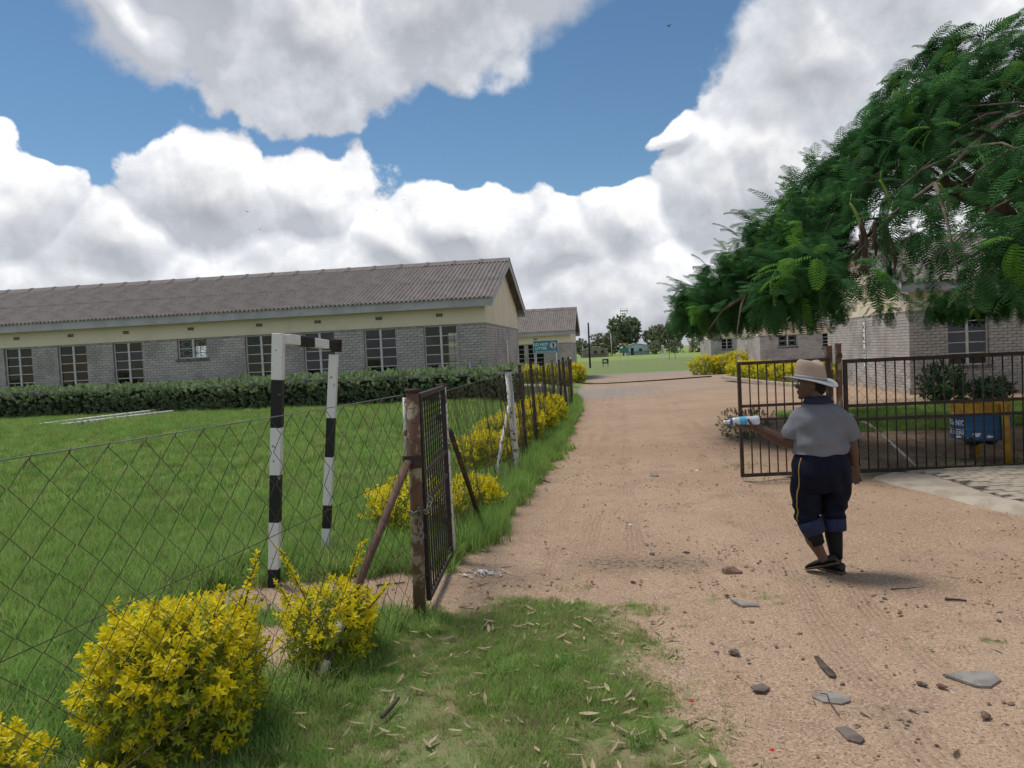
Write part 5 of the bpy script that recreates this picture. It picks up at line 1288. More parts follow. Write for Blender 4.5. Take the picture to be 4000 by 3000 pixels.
# legs
def leg(pts, rads): body.tube(pts, rads, 14)
leg([(-.10, 0, .70), (-.125, -.01, .50), (-.125, -.02, .38), (-.09, -.045, .25), (-.045, -.06, .155), (-.02, -.065, .105)], [.07, .065, .052, .052, .036, .033])
leg([(.10, 0, .70), (.085, .02, .50), (.075, .03, .38), (.082, .02, .26), (.088, .0, .15), (.09, -.01, .07)], [.07, .065, .052, .052, .038, .034])
def ft(h, t, w): body.tube([h, (Vector(h) + Vector(t)) / 2 + Vector((0, 0, .006)), t], [w * .85, w, w * .75], 12)
ft((.0, -.06, .10), (-.07, .02, .055), .019); ft((.093, -.02, .04), (.03, .085, .03), .022)
bo = remeshed('body', body, M_skin, ps, .0058, 4)
# eyes
for s in (-1, 1): MB().ball(hc + fd * .075 + sd_ * s * .032 + Vector((0, 0, .006)), .0115, 10, 8).build('eye', M_signwhite, ps, True)
for s in (-1, 1): MB().ball(hc + fd * .0825 + sd_ * s * .033 + Vector((0, 0, .006)), .0055, 8, 6).build('iris', M_hair, ps, True)
# hair at the back under the hat
hb = MB(); hb.ball(hc - fd * .028 + Vector((0, 0, .012)), (.082, .081, .098), 18, 12, (0, 0, hy)); hb.ball(hc - fd * .058 + Vector((0, 0, -.042)), (.042, .06, .045), 14, 10, (0, 0, hy))
remeshed('hair', hb, M_hair, ps, .006, 3, disp=lambda c: .004 * math.sin(c.x * 310) * math.sin(c.y * 290) * math.sin(c.z * 300))
# hat
ht = empty('hat', (0, 0, 0)); ht.parent = ps
tl = (-.16, 0.05)
def hring(z, rx, ry, wave=0.0, off=(0, 0)):
    out = []
    for k in range(40):
        t = 2 * math.pi * k / 40; x, y = rx * math.cos(t) + off[0], ry * math.sin(t) + off[1]
        out.append(Vector((-.045 + x, .02 + y, z + x * tl[0] + y * tl[1] + wave * math.sin(2 * t + .6) + .4 * wave * math.sin(3 * t))))
    return out
hz0 = 1.412
cr = MB().rings([hring(hz0, .112, .100), hring(hz0 + .03, .108, .097), hring(hz0 + .08, .101, .090, .002), hring(hz0 + .112, .091, .080, .005), hring(hz0 + .124, .074, .064, .011), hring(hz0 + .114, .04, .034, .006), hring(hz0 + .112, .005, .005)], cap=True)
cr.build('hat_crown', M_hat, ps, True)
bm_ = MB().rings([hring(hz0 - .002, .108, .096), hring(hz0 - .006, .135, .122, .004), hring(hz0 - .014, .180, .162, .019), hring(hz0 - .017, .184, .166, .019), hring(hz0 - .021, .180, .162, .019), hring(hz0 - .014, .135, .122, .004), hring(hz0 - .010, .104, .094)], cap=False)
bm_.build('hat_brim', M_brim, ps, True)
MB().rings([hring(hz0 + .001, .1125, .1005), hring(hz0 + .004, .1145, .1025), hring(hz0 + .016, .1125, .1010), hring(hz0 + .019, .1100, .0985)], cap=False).build('hat_band', M_brim, ps, True)
bpy.data.objects.remove(ht)
# polo shirt
sh = MB()
sh.rings([ell((-.0, -.0, .872), .212, .165, yaw=YAW, sq=2.3), ell((0, -.005, .93), .198, .160, yaw=YAW, sq=2.2), ell((0, -.005, 1.0), .196, .150, yaw=YAW, sq=2.3), ell((0, 0, 1.08), .200, .142, yaw=YAW, sq=2.4), ell((0, 0, 1.15), .190, .125, yaw=YAW, sq=2.4), ell((0, 0, 1.205), .155, .098, yaw=YAW * .8, sq=2.2), ell((-.008, 0, 1.245), .085, .075), ell((-.012, 0, 1.26), .066, .066)])
sh.tube([(-.10, .03, 1.165), (-.155, .03, 1.11), (-.182, .025, 1.03), (-.190, .022, .978)], [.060, .070, .072, .074], 16)
sh.tube([(.09, -.01, 1.16), (.160, -.02, 1.10), (.200, -.02, 1.02), (.218, -.02, .965)], [.060, .070, .072, .075], 16)
def fold(c):
    return .007 * math.sin(c.z * 52 - 14 * c.x) * max(0, 1 - abs(c.z - .915) / .07) + .004 * math.sin(c.z * 21 + 30 * c.x) * max(0, 1 - abs(c.z - 1.02) / .12) + .0045 * math.sin(c.z * 34 + 9 * c.x) * max(0, 1 - abs(c.z - .93) / .11) + .006 * math.sin(c.x * 36 + c.z * 25) * math.sin(c.z * 9 + 1) + .005 * math.sin(c.x * 24 - c.z * 44) * math.sin(c.x * 11)
so_ = remeshed('polo_shirt', sh, M_shirt, ps, .0075, 5, disp=fold)
cl = MB().rings([ell((-.010, 0, 1.238), .088, .080), ell((-.012, 0, 1.268), .078, .074), ell((-.018, .002, 1.285), .070, .068), ell((-.018, .002, 1.286), .066, .064), ell((-.014, 0, 1.262), .068, .066)], cap=False)
cl.build('collar', M_collar, so_, True)
fl_ = MB().rings([ell((-.018, .002, 1.286), .070, .068), ell((-.012, -.004, 1.262), .092, .086), ell((-.008, -.010, 1.240), .108, .098), ell((-.008, -.010, 1.236), .106, .096), ell((-.014, -.002, 1.262), .086, .081)], cap=False)
fl_.build('collar_fold', M_collar, so_, True)
# trousers: seat and two baggy legs down to rolled cuffs
tr_ = MB()
tr_.rings([ell((0, 0, .885), .198, .150, yaw=YAW, sq=2.3), ell((0, -.01, .82), .206, .165, yaw=YAW, sq=2.3), ell((0, -.015, .74), .214, .172, yaw=YAW, sq=2.3), ell((0, -.01, .66), .208, .160, yaw=YAW, sq=2.4), ell((-.0, 0, .60), .175, .13, yaw=YAW, sq=2.4)])
tr_.tube([(-.11, .0, .70), (-.118, -.005, .60), (-.122, -.01, .50), (-.112, -.02, .42), (-.105, -.03, .365)], [.110, .106, .097, .088, .078], 18)
tr_.tube([(.11, .0, .70), (.102, .01, .60), (.092, .015, .50), (.086, .02, .42), (.084, .02, .365)], [.112, .107, .096, .087, .078], 18)
def fold2(c):
    low = max(0, 1 - abs(c.z - .43) / .12)
    return .009 * low * math.sin(c.z * 75 + 22 * c.x + 10 * c.y) + .006 * math.sin(c.z * 30 + c.x * 34) * math.sin(c.x * 13 + 1) + .003 * math.sin(c.x * 55 + c.z * 17)
to = remeshed('trousers', tr_, M_trouser, ps, .008, 5, disp=fold2)
def cuff(c0, c1, r0_, r1_):
    c0, c1 = Vector(c0), Vector(c1); mb = MB(); n_ = 22
    q = (c1 - c0).to_track_quat('Z', 'Y').to_matrix()
    def rg(t, r): return [c0.lerp(c1, t) + q @ Vector((r * math.cos(2 * math.pi * k / n_) * (1 + .03 * math.sin(5 * k)), r * math.sin(2 * math.pi * k / n_), 0)) for k in range(n_)]
    mb.rings([rg(.0, r0_ * .9), rg(.03, r0_), rg(.5, (r0_ + r1_) / 2 * 1.02), rg(.95, r1_), rg(1.0, r1_ * .93), rg(.8, r1_ * .86)], cap=False); mb.build('cuff', M_cuff, to, True)
cuff((-.108, -.028, .395), (-.074, -.044, .295), .089, .078); cuff((.084, .02, .392), (.086, .012, .298), .088, .086)
# yellow piping down the left side
from mathutils.bvhtree import BVHTree
bvh = BVHTree.FromPolygons([v.co.copy() for v in to.data.vertices], [tuple(p.vertices) for p in to.data.polygons])
pp = []
for z in np.linspace(.855, .395, 24):
    ax_ = Vector((-.112 * float(S((.78 - z) / .3)), -.012, z)); ph = math.pi + .42; dv = Vector((math.cos(ph), math.sin(ph), 0))
    hit = bvh.ray_cast(ax_ + dv * .7, -dv)[0]
    if hit is not None: pp.append(hit + dv * .001)
MB().tube(pp, .005, 6).build('side_piping', M_stripe, to, True)
MB().tube([(p[0] + .020, p[1] - .006, p[2]) for p in pp[:-6]], .0018, 5).build('side_piping', M_stripe, to, True)
# leggings
lg = MB(); lg.tube([(-.098, -.036, .335), (-.080, -.048, .265), (-.066, -.052, .222)], [.064, .060, .053], 18); lg.build('legging', M_sock, ps, True)
lg = MB(); lg.tube([(.083, .018, .34), (.083, .012, .26), (.087, .002, .17), (.089, -.006, .095)], [.063, .060, .050, .042], 18); lg.build('legging', M_sock, ps, True)
# shoes: left heel lifted, right planted
def shoe(heel, toe, up, w=.043):
    heel, toe, up = Vector(heel), Vector(toe), Vector(up).normalized(); ax = (toe - heel); L = ax.length; ax.normalize(); sd = ax.cross(up).normalized(); up = sd.cross(ax)
    def rg(t, ww, h0, h1, n_=18): 
        c = heel + ax * (L * t); out = []
        for k in range(n_):
            q = 2 * math.pi * k / n_; y = ww * math.cos(q); z = (h0 + h1) / 2 + (h1 - h0) / 2 * math.sin(q); out.append(c + sd * y + up * z)
        return out
    up_ = MB().rings([rg(-.02, w * .35, .016, .03), rg(.02, w * .72, .013, .072), rg(.15, w * .82, .013, .076), rg(.32, w * .86, .013, .066), rg(.45, w * .92, .013, .060), rg(.65, w * 1.05, .013, .054), rg(.85, w * .90, .013, .042), rg(.97, w * .55, .013, .030), rg(1.01, w * .2, .014, .022)])
    u = up_.build('shoe', M_shoe, ps, True)
    so = MB().rings([rg(-.03, w * .5, -.002, .012), rg(.05, w * .85, -.004, .014), rg(.35, w * .82, -.002, .014), rg(.65, w * 1.10, -.003, .014), rg(.88, w * .95, .0, .014), rg(1.02, w * .4, .004, .013)]); so.build('sole', M_sole, u, True)
    mb = MB(); c = heel + ax * (L * .5); mb.tube([c + sd * (w * .98) + up * .03, c + up * .064, c - sd * (w * .98) + up * .03], .009, 8); mb.build('strap', M_shoe, u, True)
shoe((.060, -.095, .085), (-.112, .045, .006), (.36, -.02, .9), .050); shoe((.112, -.062, .004), (.0, .145, .004), (0, 0, 1), .047)

# ------------------------------------------------------------------ bottles
def bottle(name, label, loc, rot, s, lab, neck, crumple=0.0):
    b = empty(name, loc, 0, label, 'bottle'); b.rotation_euler = rot
    prof = [(.0, .030), (.006, .034), (.03, .035), (.05, .032), (.06, .034), (.10, .0345), (.15, .0335), (.165, .034), (.19, .030), (.215, .018), (.228, .0125), (.245, .0125)]
    n_ = 20
    mb = MB().rings([[Vector((r * s * (1 + crumple * math.sin(3 * k + z * 60)) * math.cos(2 * math.pi * k / n_), r * s * (1 - crumple * .8 * math.sin(2 * k + z * 40)) * math.sin(2 * math.pi * k / n_), z * s)) for k in range(n_)] for z, r in prof])
    mb.build('shell', M_pet, b, True)
    lb = MB().rings([[Vector((r * s * math.cos(2 * math.pi * k / n_), r * s * math.sin(2 * math.pi * k / n_), z * s)) for k in range(n_)] for z, r in ((.095, .0352), (.145, .0350))], cap=False); lb.build('label_wrap', lab, b, True)
    MB().tube([(0, 0, .238 * s), (0, 0, .262 * s)], .0145 * s, 14).build('cap', M_cap, b, True)
    if neck: MB().tube([(0, 0, .196 * s), (0, 0, .214 * s)], .0285 * s, 14).build('neck_sleeve', neck, b, True)
    return b
bottle('water_bottle', 'clear plastic water bottle lying in the outstretched hand', (2.2 - .395, 5.42 + .118, 1.118), (0, R(-92), R(-10)), .98, M_label_b, M_capblue)
bottle('littered_bottle', 'empty clear bottle with yellow label lying under the gate leaf', (3.50, 9.28, .037), (0, R(-88), R(14)), 1.08, M_label_y, None, .07)

# ------------------------------------------------------------------ things lying on the ground
def rock_mesh(seed, flat, m, n=10):
    rs = random.Random(seed); mb = MB(); mb.ball((0, 0, 0), (1, .7, flat), n, 6)
    k = [rs.uniform(-1, 1) for _ in range(9)]
    mb.v = [(x * (1 + .22 * math.sin(3 * y + k[0]) + .12 * math.sin(7 * z + k[1])), y * (1 + .25 * math.sin(3 * x + k[2])), z * (1 + .3 * math.sin(4 * x + k[3]) + .2 * math.sin(4 * y + k[4])) + .06 * k[5] * x) for x, y, z in mb.v]
    return mb.mesh('rock', m)
def rock(label, x, y, size, flat, m, rz, name='stone', cat='stone', group=None, seed=None):
    o = link(name, rock_mesh(seed if seed is not None else int(x * 1000 + y * 77), flat, m)); o.location = (x, y, ground_z(x, y) + size * flat * .12 - .002); o.scale = (size * .92, size * .92, size * .8); o.rotation_euler = (random.uniform(-.1, .1), random.uniform(-.1, .1), rz)
    return tag(o, label, cat, group)
def shard(label, pts, th, m, name='sheet_shard', cat='debris', lift=-.003, tilt=0.0, group=None):
    cx_ = sum(p[0] for p in pts) / len(pts); cy_ = sum(p[1] for p in pts) / len(pts); z = ground_z(cx_, cy_); n_ = len(pts)
    mb = MB(); mb.add([(x - cx_, y - cy_, zz + tilt * (x - cx_)) for zz in (0, th) for x, y in pts], [tuple(range(n_ - 1, -1, -1)), tuple(range(n_, 2 * n_))] + [(i, (i + 1) % n_, (i + 1) % n_ + n_, i + n_) for i in range(n_)])
    o = mb.build(name, m); o.location = (cx_, cy_, z + lift); return tag(o, label, cat, group)
def stick(label, pts, r_, m=M_wood, name='stick', cat='stick', group=None):
    o0 = Vector((pts[0][0], pts[0][1], 0)); mb = MB(); mb.tube([(p[0] - o0.x, p[1] - o0.y, ground_z(p[0], p[1]) + r_ + (p[2] if len(p) > 2 else 0)) for p in pts], [r_ * (1 - .5 * i / len(pts)) for i in range(len(pts))], 6); o = mb.build(name, m, None, True); o.location = o0; return tag(o, label, cat, group)
GS = 'small stones on the drive'
shard('large grey flat sheet shard at the lower right of the drive', [(2.07, 3.69), (2.30, 3.68), (2.29, 3.58), (2.20, 3.52), (2.15, 3.54), (2.10, 3.64)], .012, M_slate, tilt=.04)
shard('grey pointed sheet shard under a thin bent twig', [(1.35, 3.52), (1.44, 3.57), (1.48, 3.55), (1.51, 3.46), (1.45, 3.43), (1.38, 3.46)], .008, M_slate)
shard('brown flat shard near the bottom edge of the drive', [(1.33, 3.21), (1.38, 3.22), (1.40, 3.18), (1.41, 3.11), (1.38, 3.08), (1.34, 3.11)], .012, mat('brown_shard', (.20, .155, .135), .9, .2, 9, .4, 50))
shard('dark grey slab chip on the drive between person and verge', [(1.37, 4.92), (1.43, 4.86), (1.52, 4.81), (1.51, 4.76), (1.41, 4.78)], .014, M_slate)
shard('dark flat chip left of the long dark strip', [(1.10, 3.65), (1.17, 3.68), (1.19, 3.63), (1.15, 3.59), (1.11, 3.61)], .008, M_stone)
shard('long dark bark strip lying on the drive', [(1.54, 3.96), (1.56, 3.96), (1.56, 3.85), (1.56, 3.74), (1.54, 3.71), (1.52, 3.72), (1.52, 3.83)], .012, M_wood, name='bark_strip')
stick('thin bent twig lying over the grey pointed shard', [(1.39, 3.52, .012), (1.42, 3.51, .012), (1.40, 3.44, .012), (1.39, 3.33, .012), (1.39, 3.30, .012)], .003)
stick('thin curved brown twig to the right of the person', [(2.46, 4.97), (2.56, 4.96), (2.67, 4.98), (2.71, 5.01)], .006)
stick('straight pale straw right of the person', [(2.90, 5.22), (2.96, 5.17), (3.01, 5.12)], .004, M_dleaf)
stick('short brown stick below the pale straw', [(2.68, 4.73), (2.74, 4.71), (2.79, 4.68)], .008)
stick('thick grey stick lying in the verge grass', [(-0.68, 3.45, .025), (-0.65, 3.54, .025), (-0.63, 3.64, .025)], .011)
stick('thin dark stick on the bare patch left of the small gate', [(-1.09, 5.60), (-1.00, 5.62), (-0.88, 5.64)], .007)
stick('dark stick at the foot of the roadside fence grass', [(0.27, 10.15), (0.34, 9.87), (0.43, 9.65)], .010)
rock('rounded dark red stone in the middle right of the drive', 1.83, 4.24, 0.014, .42, M_stone_r, 2.7)
rock('dark stone with a fine shadow right of the walking person', 2.34, 4.81, 0.021, .42, M_stone, 1.8)
rock('reddish stone below the walking person', 1.70, 4.62, 0.017, .42, M_stone_r, 0.8)
rock("mottled stone just below the person's shoes", 1.87, 4.82, 0.022, .42, M_stone, 0.9)
rock('flat reddish stone beside the mottled one', 1.89, 4.70, 0.020, .42, M_stone_r, 0.9)
rock('brown stone above the brown flat shard', 1.44, 3.23, 0.017, .42, M_stone_r, 1.3)
rock('dark stone left of the three pale chips', 1.55, 3.21, 0.013, .42, M_stone, 0.8)
rock('upper left of three pale chips near the bottom', 1.65, 3.28, 0.013, .42, M_slate, 0.6)
rock('right one of three pale chips near the bottom', 1.65, 3.23, 0.013, .42, M_slate, 0.3)
rock('lowest of three pale chips near the bottom', 1.63, 3.20, 0.009, .42, M_slate, 2.2)
rock('large wedge-shaped brown stone at the lower right', 2.02, 3.27, 0.033, .42, M_stone_r, 0.8)
rock('dark long stone left of the large grey shard', 1.92, 3.60, 0.028, .42, M_stone, 2.2)
rock('rusty red flat stone touching the large grey shard', 2.00, 3.57, 0.026, .42, M_stone_r, 2.3)
rock('black pebble near the bottom of the drive', 1.61, 3.08, 0.008, .42, M_stone, 1.8)
rock('dark crumbly stone right of the black pebble', 1.68, 3.05, 0.013, .42, M_stone, 2.9)
rock('small red stone near the bottom edge', 1.41, 2.99, 0.008, .42, M_stone_r, 0.4)
rock('small dark stone at the bottom edge', 1.55, 2.95, 0.009, .42, M_stone, 1.5)
rock('pinkish stone right of the curved twig', 2.76, 4.86, 0.022, .42, M_stone_r, 2.8)
rock('low reddish stone below the curved twig', 2.30, 4.55, 0.022, .42, M_stone_r, 0.8)
rock('small brown stone left of the bark strip', 1.40, 3.71, 0.010, .42, M_stone_r, 1.8)
rock('dark chip right of the bark strip', 1.55, 3.64, 0.014, .42, M_stone, 0.3)
rock('dark flat stone near the right edge', 2.78, 4.35, 0.018, .42, M_stone, 1.6)
rock('dark stone cut by the right edge', 2.69, 4.02, 0.012, .42, M_stone, 3.0)
rock('pale red flat stone left of the right-edge stone', 2.58, 4.06, 0.019, .42, M_stone_r, 0.2)
rock('flat grey stone beside the edge of the verge grass', 1.15, 4.08, 0.036, .45, M_stone, 2.3)
rock('dark stone at the left of the burnt patch', 0.81, 5.41, 0.023, .45, M_stone, 2.5)
rock('dark stone at the upper right of the burnt patch', 1.36, 6.12, 0.031, .45, M_stone, 2.9)
rock('dark chip above the burnt patch', 1.08, 6.11, 0.029, .45, M_stone, 1.9)
rock('pale folded husk lying on the burnt patch', 1.07, 5.76, 0.057, .45, M_dleaf, 1.7)
rock('reddish dung-like clod right of the burnt patch', 1.57, 5.54, 0.082, .45, M_stone_r, 2.4)
rock('small white stone in the middle of the drive', 1.07, 7.17, 0.021, .45, M_signwhite, 1.5)
rock('white pebble far up the drive before the gate', 2.43, 10.09, 0.026, .45, M_signwhite, 2.2)
rock('pinkish stone in the verge near the gate post', -0.61, 4.55, 0.020, .45, mat("pink_stone",(.42,.28,.24)), 2.2)
rock('pale pebble cluster stone below the burnt patch', 0.85, 5.36, 0.019, .45, M_pebble, 1.5)
rock('pale pebble left below the burnt patch', 0.52, 5.41, 0.015, .45, M_pebble, 0.2)
rock('dark little stone above the slab chip', 1.38, 5.02, 0.022, .45, M_stone, 2.6)
rock('grey crushed scrap lying up the drive', 1.81, 9.81, 0.071, .45, M_slate, 2.3)
# crumpled white litter by the gate and a red petal
wl = MB(); random.seed(3)
for k in range(34): wl.ball((random.gauss(0, .07), random.gauss(0, .045), random.uniform(.006, .022)), (random.uniform(.012, .035), random.uniform(.006, .012), .006), 7, 5, (random.uniform(-.4, .4), random.uniform(-.4, .4), random.uniform(-1.5, 1.5)))
o = remeshed('crumpled_litter', wl, M_bagwhite, None, .005, 1); o.location = (-.30, 5.78, .0); tag(o, 'crumpled white litter beside the small gate', 'litter')
for i, (x, y) in enumerate([(.78, 3.52), (1.0, 3.05)]):
    o = MB().add([(-.014, 0, .006), (0, -.009, .002), (.015, .001, .008), (0, .01, .010)], [(0, 1, 2, 3)]).build('red_petal', M_red); o.location = (x, y, .006); tag(o, ['red petal on the dirt beside the verge grass', 'red petal near the bottom edge of the verge'][i], 'petal')

# ------------------------------------------------------------------ the far side of the field
def far_tree(label, X, Y, h, w, n, T=None, trunk_h=.3, dense=1.0, name='tree', flat=2.2):
    z = ground_z(X, Y); root = empty(name, (X, Y, z), 0, label, 'tree', 'trees beyond the field'); r = w / 2
    tb = MB(); tb.tube([(0, 0, -.2), (.1, 0, h * .3), (-.05, 0, h * .6)], [h * .035, h * .028, h * .015], 8)
    for k in range(6):
        a = 2 * math.pi * k / 6 + random.random(); tb.tube([(0, 0, h * random.uniform(.28, .45)), (r * .45 * math.cos(a), r * .45 * math.sin(a), h * .62), (r * .75 * math.cos(a), r * .75 * math.sin(a), h * .8)], [h * .016, h * .01, h * .004], 5)
    tb.build('trunk', M_bark, root, True)
    P, D, t = blob_points(n, 1.0, 2.0, .35, flat)
    lump = 1 + .55 * (fbm(D[:, 0] * 2.1 + X, D[:, 1] * 2.1 + D[:, 2] * 2.6 + Y, 5) - .5)
    keep = fbm(D[:, 0] * 3.3 + Y, D[:, 2] * 3.3 + D[:, 1] * 2, 6) > (.36 if dense >= 1 else .48)
    P = (P - [0, 0, 1]) * lump[:, None] * np.array([r, r, h * (1 - trunk_h) / 2]) + np.array([0, 0, h * (1 + trunk_h) / 2])
    scatter('crown', P[keep], dir_euler(D[keep] * .7 + rng.normal(0, .5, D[keep].shape) + [0, 0, .3]), rng.uniform(.9, 1.9, keep.sum()) * (h / 10) ** .5, T or T_fleaf, root)
    return root
far_tree('tallest rounded dark tree behind the pale blue house', 34.5, 228, 11.0, 9.6, 900)
far_tree('broad pale-green tree right of the tallest one', 45.5, 226, 8.3, 10.6, 850, T_fleaf2, .2)
far_tree('rounded tree behind the brown house', 26.5, 218, 6.2, 6.6, 450, T_fleaf2, .15)
far_tree('small tree at the corner of the far small block', 19.2, 205, 4.6, 4.0, 260, T_fleaf, .15)
far_tree('tall open tree peeping left of the feathery tree', 51.0, 212, 11.5, 7.0, 420, T_fleaf2, .35, .6)
far_tree('dark tree between the brown house and the palm', 29.8, 222, 5.2, 4.6, 260, T_fleaf, .1)
far_tree('bushy bright tree right of the pale blue house', 38.6, 200, 3.4, 3.6, 200, T_fleaf2, .05, 1.0, 'bush')
far_tree('low bush in front of the broad pale tree', 44.5, 205, 3.0, 4.4, 220, T_fleaf, .05, 1.0, 'bush')
far_tree('low bush beside the bleached stump', 50.5, 200, 3.6, 5.0, 260, T_fleaf2, .05, 1.0, 'bush')
far_tree('far bush at the right end of the field', 58, 215, 4.5, 8.0, 320, T_fleaf, .05, 1.0, 'bush')
pm = empty('palm_tree', (29.8, 200, ground_z(30, 200)), 0, 'small palm standing between the two far houses', 'tree', 'trees beyond the field')
MB().tube([(0, 0, -.2), (.05, 0, 1.6), (0, 0, 2.9)], [.2, .16, .13], 8).build('trunk', M_bark, pm, True)
for k in range(14):
    a = 2.4 * k; L = random.uniform(1.3, 1.8); el = random.uniform(-.2, 1.0); mb = MB(); p = Vector((0, 0, 2.9)); pr_ = []
    for i in range(6):
        pr_.append(p.copy()); p = p + Vector((math.cos(a) * math.cos(el), math.sin(a) * math.cos(el), math.sin(el))) * L / 5; el -= .32
    sd = Vector((-math.sin(a), math.cos(a), 0))
    for i in range(5):
        wd = .32 * math.sin(math.pi * (.15 + .7 * i / 5)); wd2 = .32 * math.sin(math.pi * (.15 + .7 * (i + 1) / 5)); dz = Vector((0, 0, -.12))
        mb.add([pr_[i], pr_[i] + sd * wd + dz, pr_[i + 1] + sd * wd2 + dz, pr_[i + 1], pr_[i + 1] - sd * wd2 + dz, pr_[i] - sd * wd + dz], [(0, 1, 2, 3), (0, 3, 4, 5)])
    mb.build('palm_frond', mat('palm_leaf', (.20, .19, .06), .6, .2, 2), pm)
def far_house(label, X, Y, w, d, h, rise, m, door, wins, apex=.5):
    z = ground_z(X, Y); r_ = empty('house', (X, Y, z), R(-4), label, 'house')
    prof = [(0, 0), (w, 0), (w, h), (w * apex, h + rise), (0, h)]
    mb = MB(); mb.add([(x, y, zz) for y in (0, d) for x, zz in prof], [(0, 1, 2, 3, 4), (9, 8, 7, 6, 5)] + [(i, i + 5, (i + 1) % 5 + 5, (i + 1) % 5) for i in range(5)]); mb.build('wall', m, r_)
    for a, b in (((-.25, h - .05 - .02), (w * apex, h + rise + .06)), ((w * apex, h + rise + .06), (w + .25, h - .07))):
        q = MB(); q.add([(a[0], -.35, a[1]), (b[0], -.35, b[1]), (b[0], d + .35, b[1]), (a[0], d + .35, a[1]), (a[0], -.35, a[1] + .09), (b[0], -.35, b[1] + .09), (b[0], d + .35, b[1] + .09), (a[0], d + .35, a[1] + .09)], [(3, 2, 1, 0), (4, 5, 6, 7), (0, 1, 5, 4), (1, 2, 6, 5), (2, 3, 7, 6), (3, 0, 4, 7)]); q.build('roof', M_tin, r_)
    if door: MB().bx((door - .4, -.03, 0), (door + .4, .02, 1.95)).build('door', M_dark, r_)
    for x in wins: MB().bx((x - .4, -.03, 1.0), (x + .4, .02, 1.7)).build('window', M_dark, r_)
    return r_
far_house('pale blue house with a dark door beyond the field', 31.0, 203, 6.2, 6, 2.5, .55, M_bluehouse, 1.7, [3.9], .42)
far_house('low brown house under a tin roof beyond the field', 18.6, 196, 6.6, 6, 2.0, .7, M_brownhouse, 0, [3.4, 5.2], .55)
ff = empty('yard_fence', (31, 199, ground_z(31, 199)), 0, 'low picket yard fence before the pale blue house', 'fence')
for k in range(22): MB().bx((-1.0 + k * .34, -.04, 0), (-.9 + k * .34, .04, 1.15)).build('picket', M_wood, ff)
MB().bx((-1.1, .042, .75), (6.6, .08, .85)).build('rail', M_wood, ff)
ff = empty('yard_fence', (18.5, 192, ground_z(18, 192)), 0, 'low picket yard fence before the brown house', 'fence')
for k in range(18): MB().bx((k * .42, -.04, 0), (.1 + k * .42, .04, 1.0)).build('picket', M_wood, ff)
MB().bx((0, .042, .65), (7.4, .08, .75)).build('rail', M_wood, ff)
def pole(label, X, Y, h, r_, m, lean=0.0, name='utility_pole'):
    o = empty(name, (X, Y, ground_z(X, Y)), 0, label, 'pole'); MB().tube([(0, 0, -.2), (lean, 0, h)], [r_, r_ * .85], 8).build('shaft', m, o, True); return o
pole('bare black pole at the near edge of the field', 8.2, 78.5, 4.7, .10, M_hose, .0)
p2_ = pole('thin grey power pole beside the palm', 27.6, 206, 6.2, .12, M_white_worn, -.1); MB().bar((-.8, 0, 5.9), (.7, 0, 5.9), .1).build('cross_arm', M_wood, p2_)
tw = empty('light_tower', (45.5, 300, ground_z(45, 300)), 0, 'slender lattice floodlight tower rising behind the trees', 'tower')
for sx_, sy_ in ((-1, -1), (1, -1), (1, 1), (-1, 1)): MB().bar((sx_ * .75, sy_ * .75, 0), (sx_ * .42, sy_ * .42, 15.6), .11).build('leg', M_fascia, tw)
for k in range(13):
    z = k * 1.2; a = .75 - .33 * z / 15.6; b = .75 - .33 * (z + 1.2) / 15.6; mb = MB()
    mb.bar((-a, -a, z), (b, -b, z + 1.2), .07).bar((a, -a, z), (-b, -b, z + 1.2), .07).bar((-a, a, z), (b, a, z + 1.2), .07); mb.build('lattice', M_fascia, tw)
MB().bx((-1.5, -1.2, 15.6), (1.5, 1.2, 15.75)).build('platform', M_fascia, tw)
for x in (-1.2, -.4, .4, 1.2): MB().box((x, -1.0, 16.6), (.5, .3, .6)).build('floodlight', M_slate, tw)
fr_ = MB()
for x in (-1.45, 1.45):
    fr_.bar((x, -1.1, 15.75), (x, -1.1, 17.6), .09)
fr_.bar((-1.45, -1.1, 17.6), (1.45, -1.1, 17.6), .09).bar((-1.45, -1.1, 16.6), (1.45, -1.1, 16.6), .07); fr_.build('lamp_frame', M_fascia, tw)
sb_ = empty('notice_board', (12.75, 85, ground_z(12, 85)), 0, 'small teal board on two thin posts at the field edge', 'sign')
for x in (-.45, .45): MB().tube([(x, 0, -.1), (x, 0, 1.9)], .035, 6).build('post', M_white_worn, sb_)
MB().bx((-.5, -.06, 1.35), (.5, -.04, 1.9)).build('board', mat('teal_far_board', (.07, .24, .22), .6), sb_)
sb_ = empty('low_sign', (10.0, 80, ground_z(10, 80)), 0, 'low dark board standing on the field edge', 'sign')
MB().bx((-.33, -.03, .35), (.33, 0, .85)).build('board', mat('dark_board', (.09, .08, .07), .7), sb_); MB().bx((-.2, -.045, .5), (.12, -.031, .7)).build('panel_print', M_signwhite, sb_)
for x in (-.25, .25): MB().bx((x - .03, 0.001, -.05), (x + .03, .05, .6)).build('leg', M_wood, sb_)
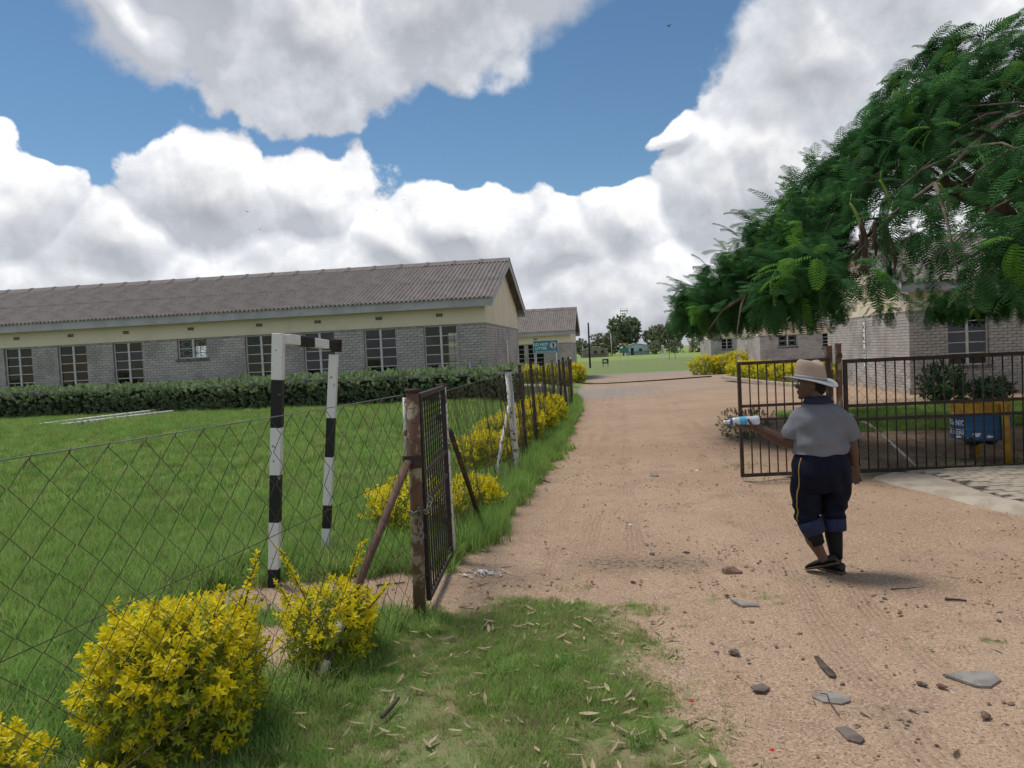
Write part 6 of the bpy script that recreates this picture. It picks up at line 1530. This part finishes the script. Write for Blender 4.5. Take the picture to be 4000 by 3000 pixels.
gf = empty('far_goal', (21.5, 106, ground_z(21, 106)), 0, 'white goal posts on the far field', 'goal frame')
for x, y in ((0, 0), (.28, 2.6)): MB().bx((x - .05, y - .05, -.1), (x + .05, y + .05, 2.0)).build('upright', M_white, gf)
MB().bar((0, 0, 1.98), (.28, 2.6, 1.98), .09).build('crossbar', M_white, gf)
gf = empty('gymnastics_frame', (22.6, 108, ground_z(22, 108)), 0, 'thin dark frame beside the white far goal', 'frame')
for x, l in ((0, .2), (.9, -.1)): MB().bar((x, 0, -.1), (x + l, 0, 2.1), .06).build('upright', M_wood, gf)
MB().bar((.2, 0, 2.05), (.8, 0, 2.05), .05).build('crossbar', M_wood, gf)
st = empty('bleached_stump', (47.6, 200, ground_z(47, 200)), 0, 'bleached dead stump at the far right of the field', 'stump')
MB().tube([(0, 0, -.2), (.1, 0, 1.4), (-.1, 0, 3.2)], [.55, .45, .3], 8).tube([(.1, 0, 1.5), (.7, 0, 2.4), (1.1, 0, 3.1)], [.25, .2, .1], 7).build('trunk', mat('bleached_wood', (.45, .38, .28), .9, .2, 1.0), st, True)
random.seed(77)
for i, (az, el, dd) in enumerate([(-17.8, 9.6, 120), (-18.6, 10.8, 130), (-9.5, 10.9, 140), (-7.4, 11.6, 150), (12.7, 22.0, 110)]):
    c = Vector((math.sin(R(az)) * math.cos(R(el)), math.cos(R(az)) * math.cos(R(el)), math.sin(R(el)))) * dd; mb = MB()
    mb.ball((0, 0, 0), (.22, .07, .07), 8, 6); mb.add([(-.05, 0, 0), (.12, 0, 0), (.02, .45, .16), (-.08, .5, .15)], [(0, 1, 2, 3)]); mb.add([(-.05, 0, 0), (.12, 0, 0), (.02, -.45, .2), (-.08, -.5, .2)], [(3, 2, 1, 0)])
    o = mb.build('bird', M_hose); o.location = c + Vector((0, 0, CAM_H)); o.rotation_euler = (.3, .2, random.uniform(0, 6)); tag(o, ['bird low over the long roof, left of two', 'bird above the left one over the long roof', 'bird near the cloud edge over the roof middle', 'highest bird left of the drive', 'lone bird in the blue high above the drive'][i], 'bird', 'birds in the sky')
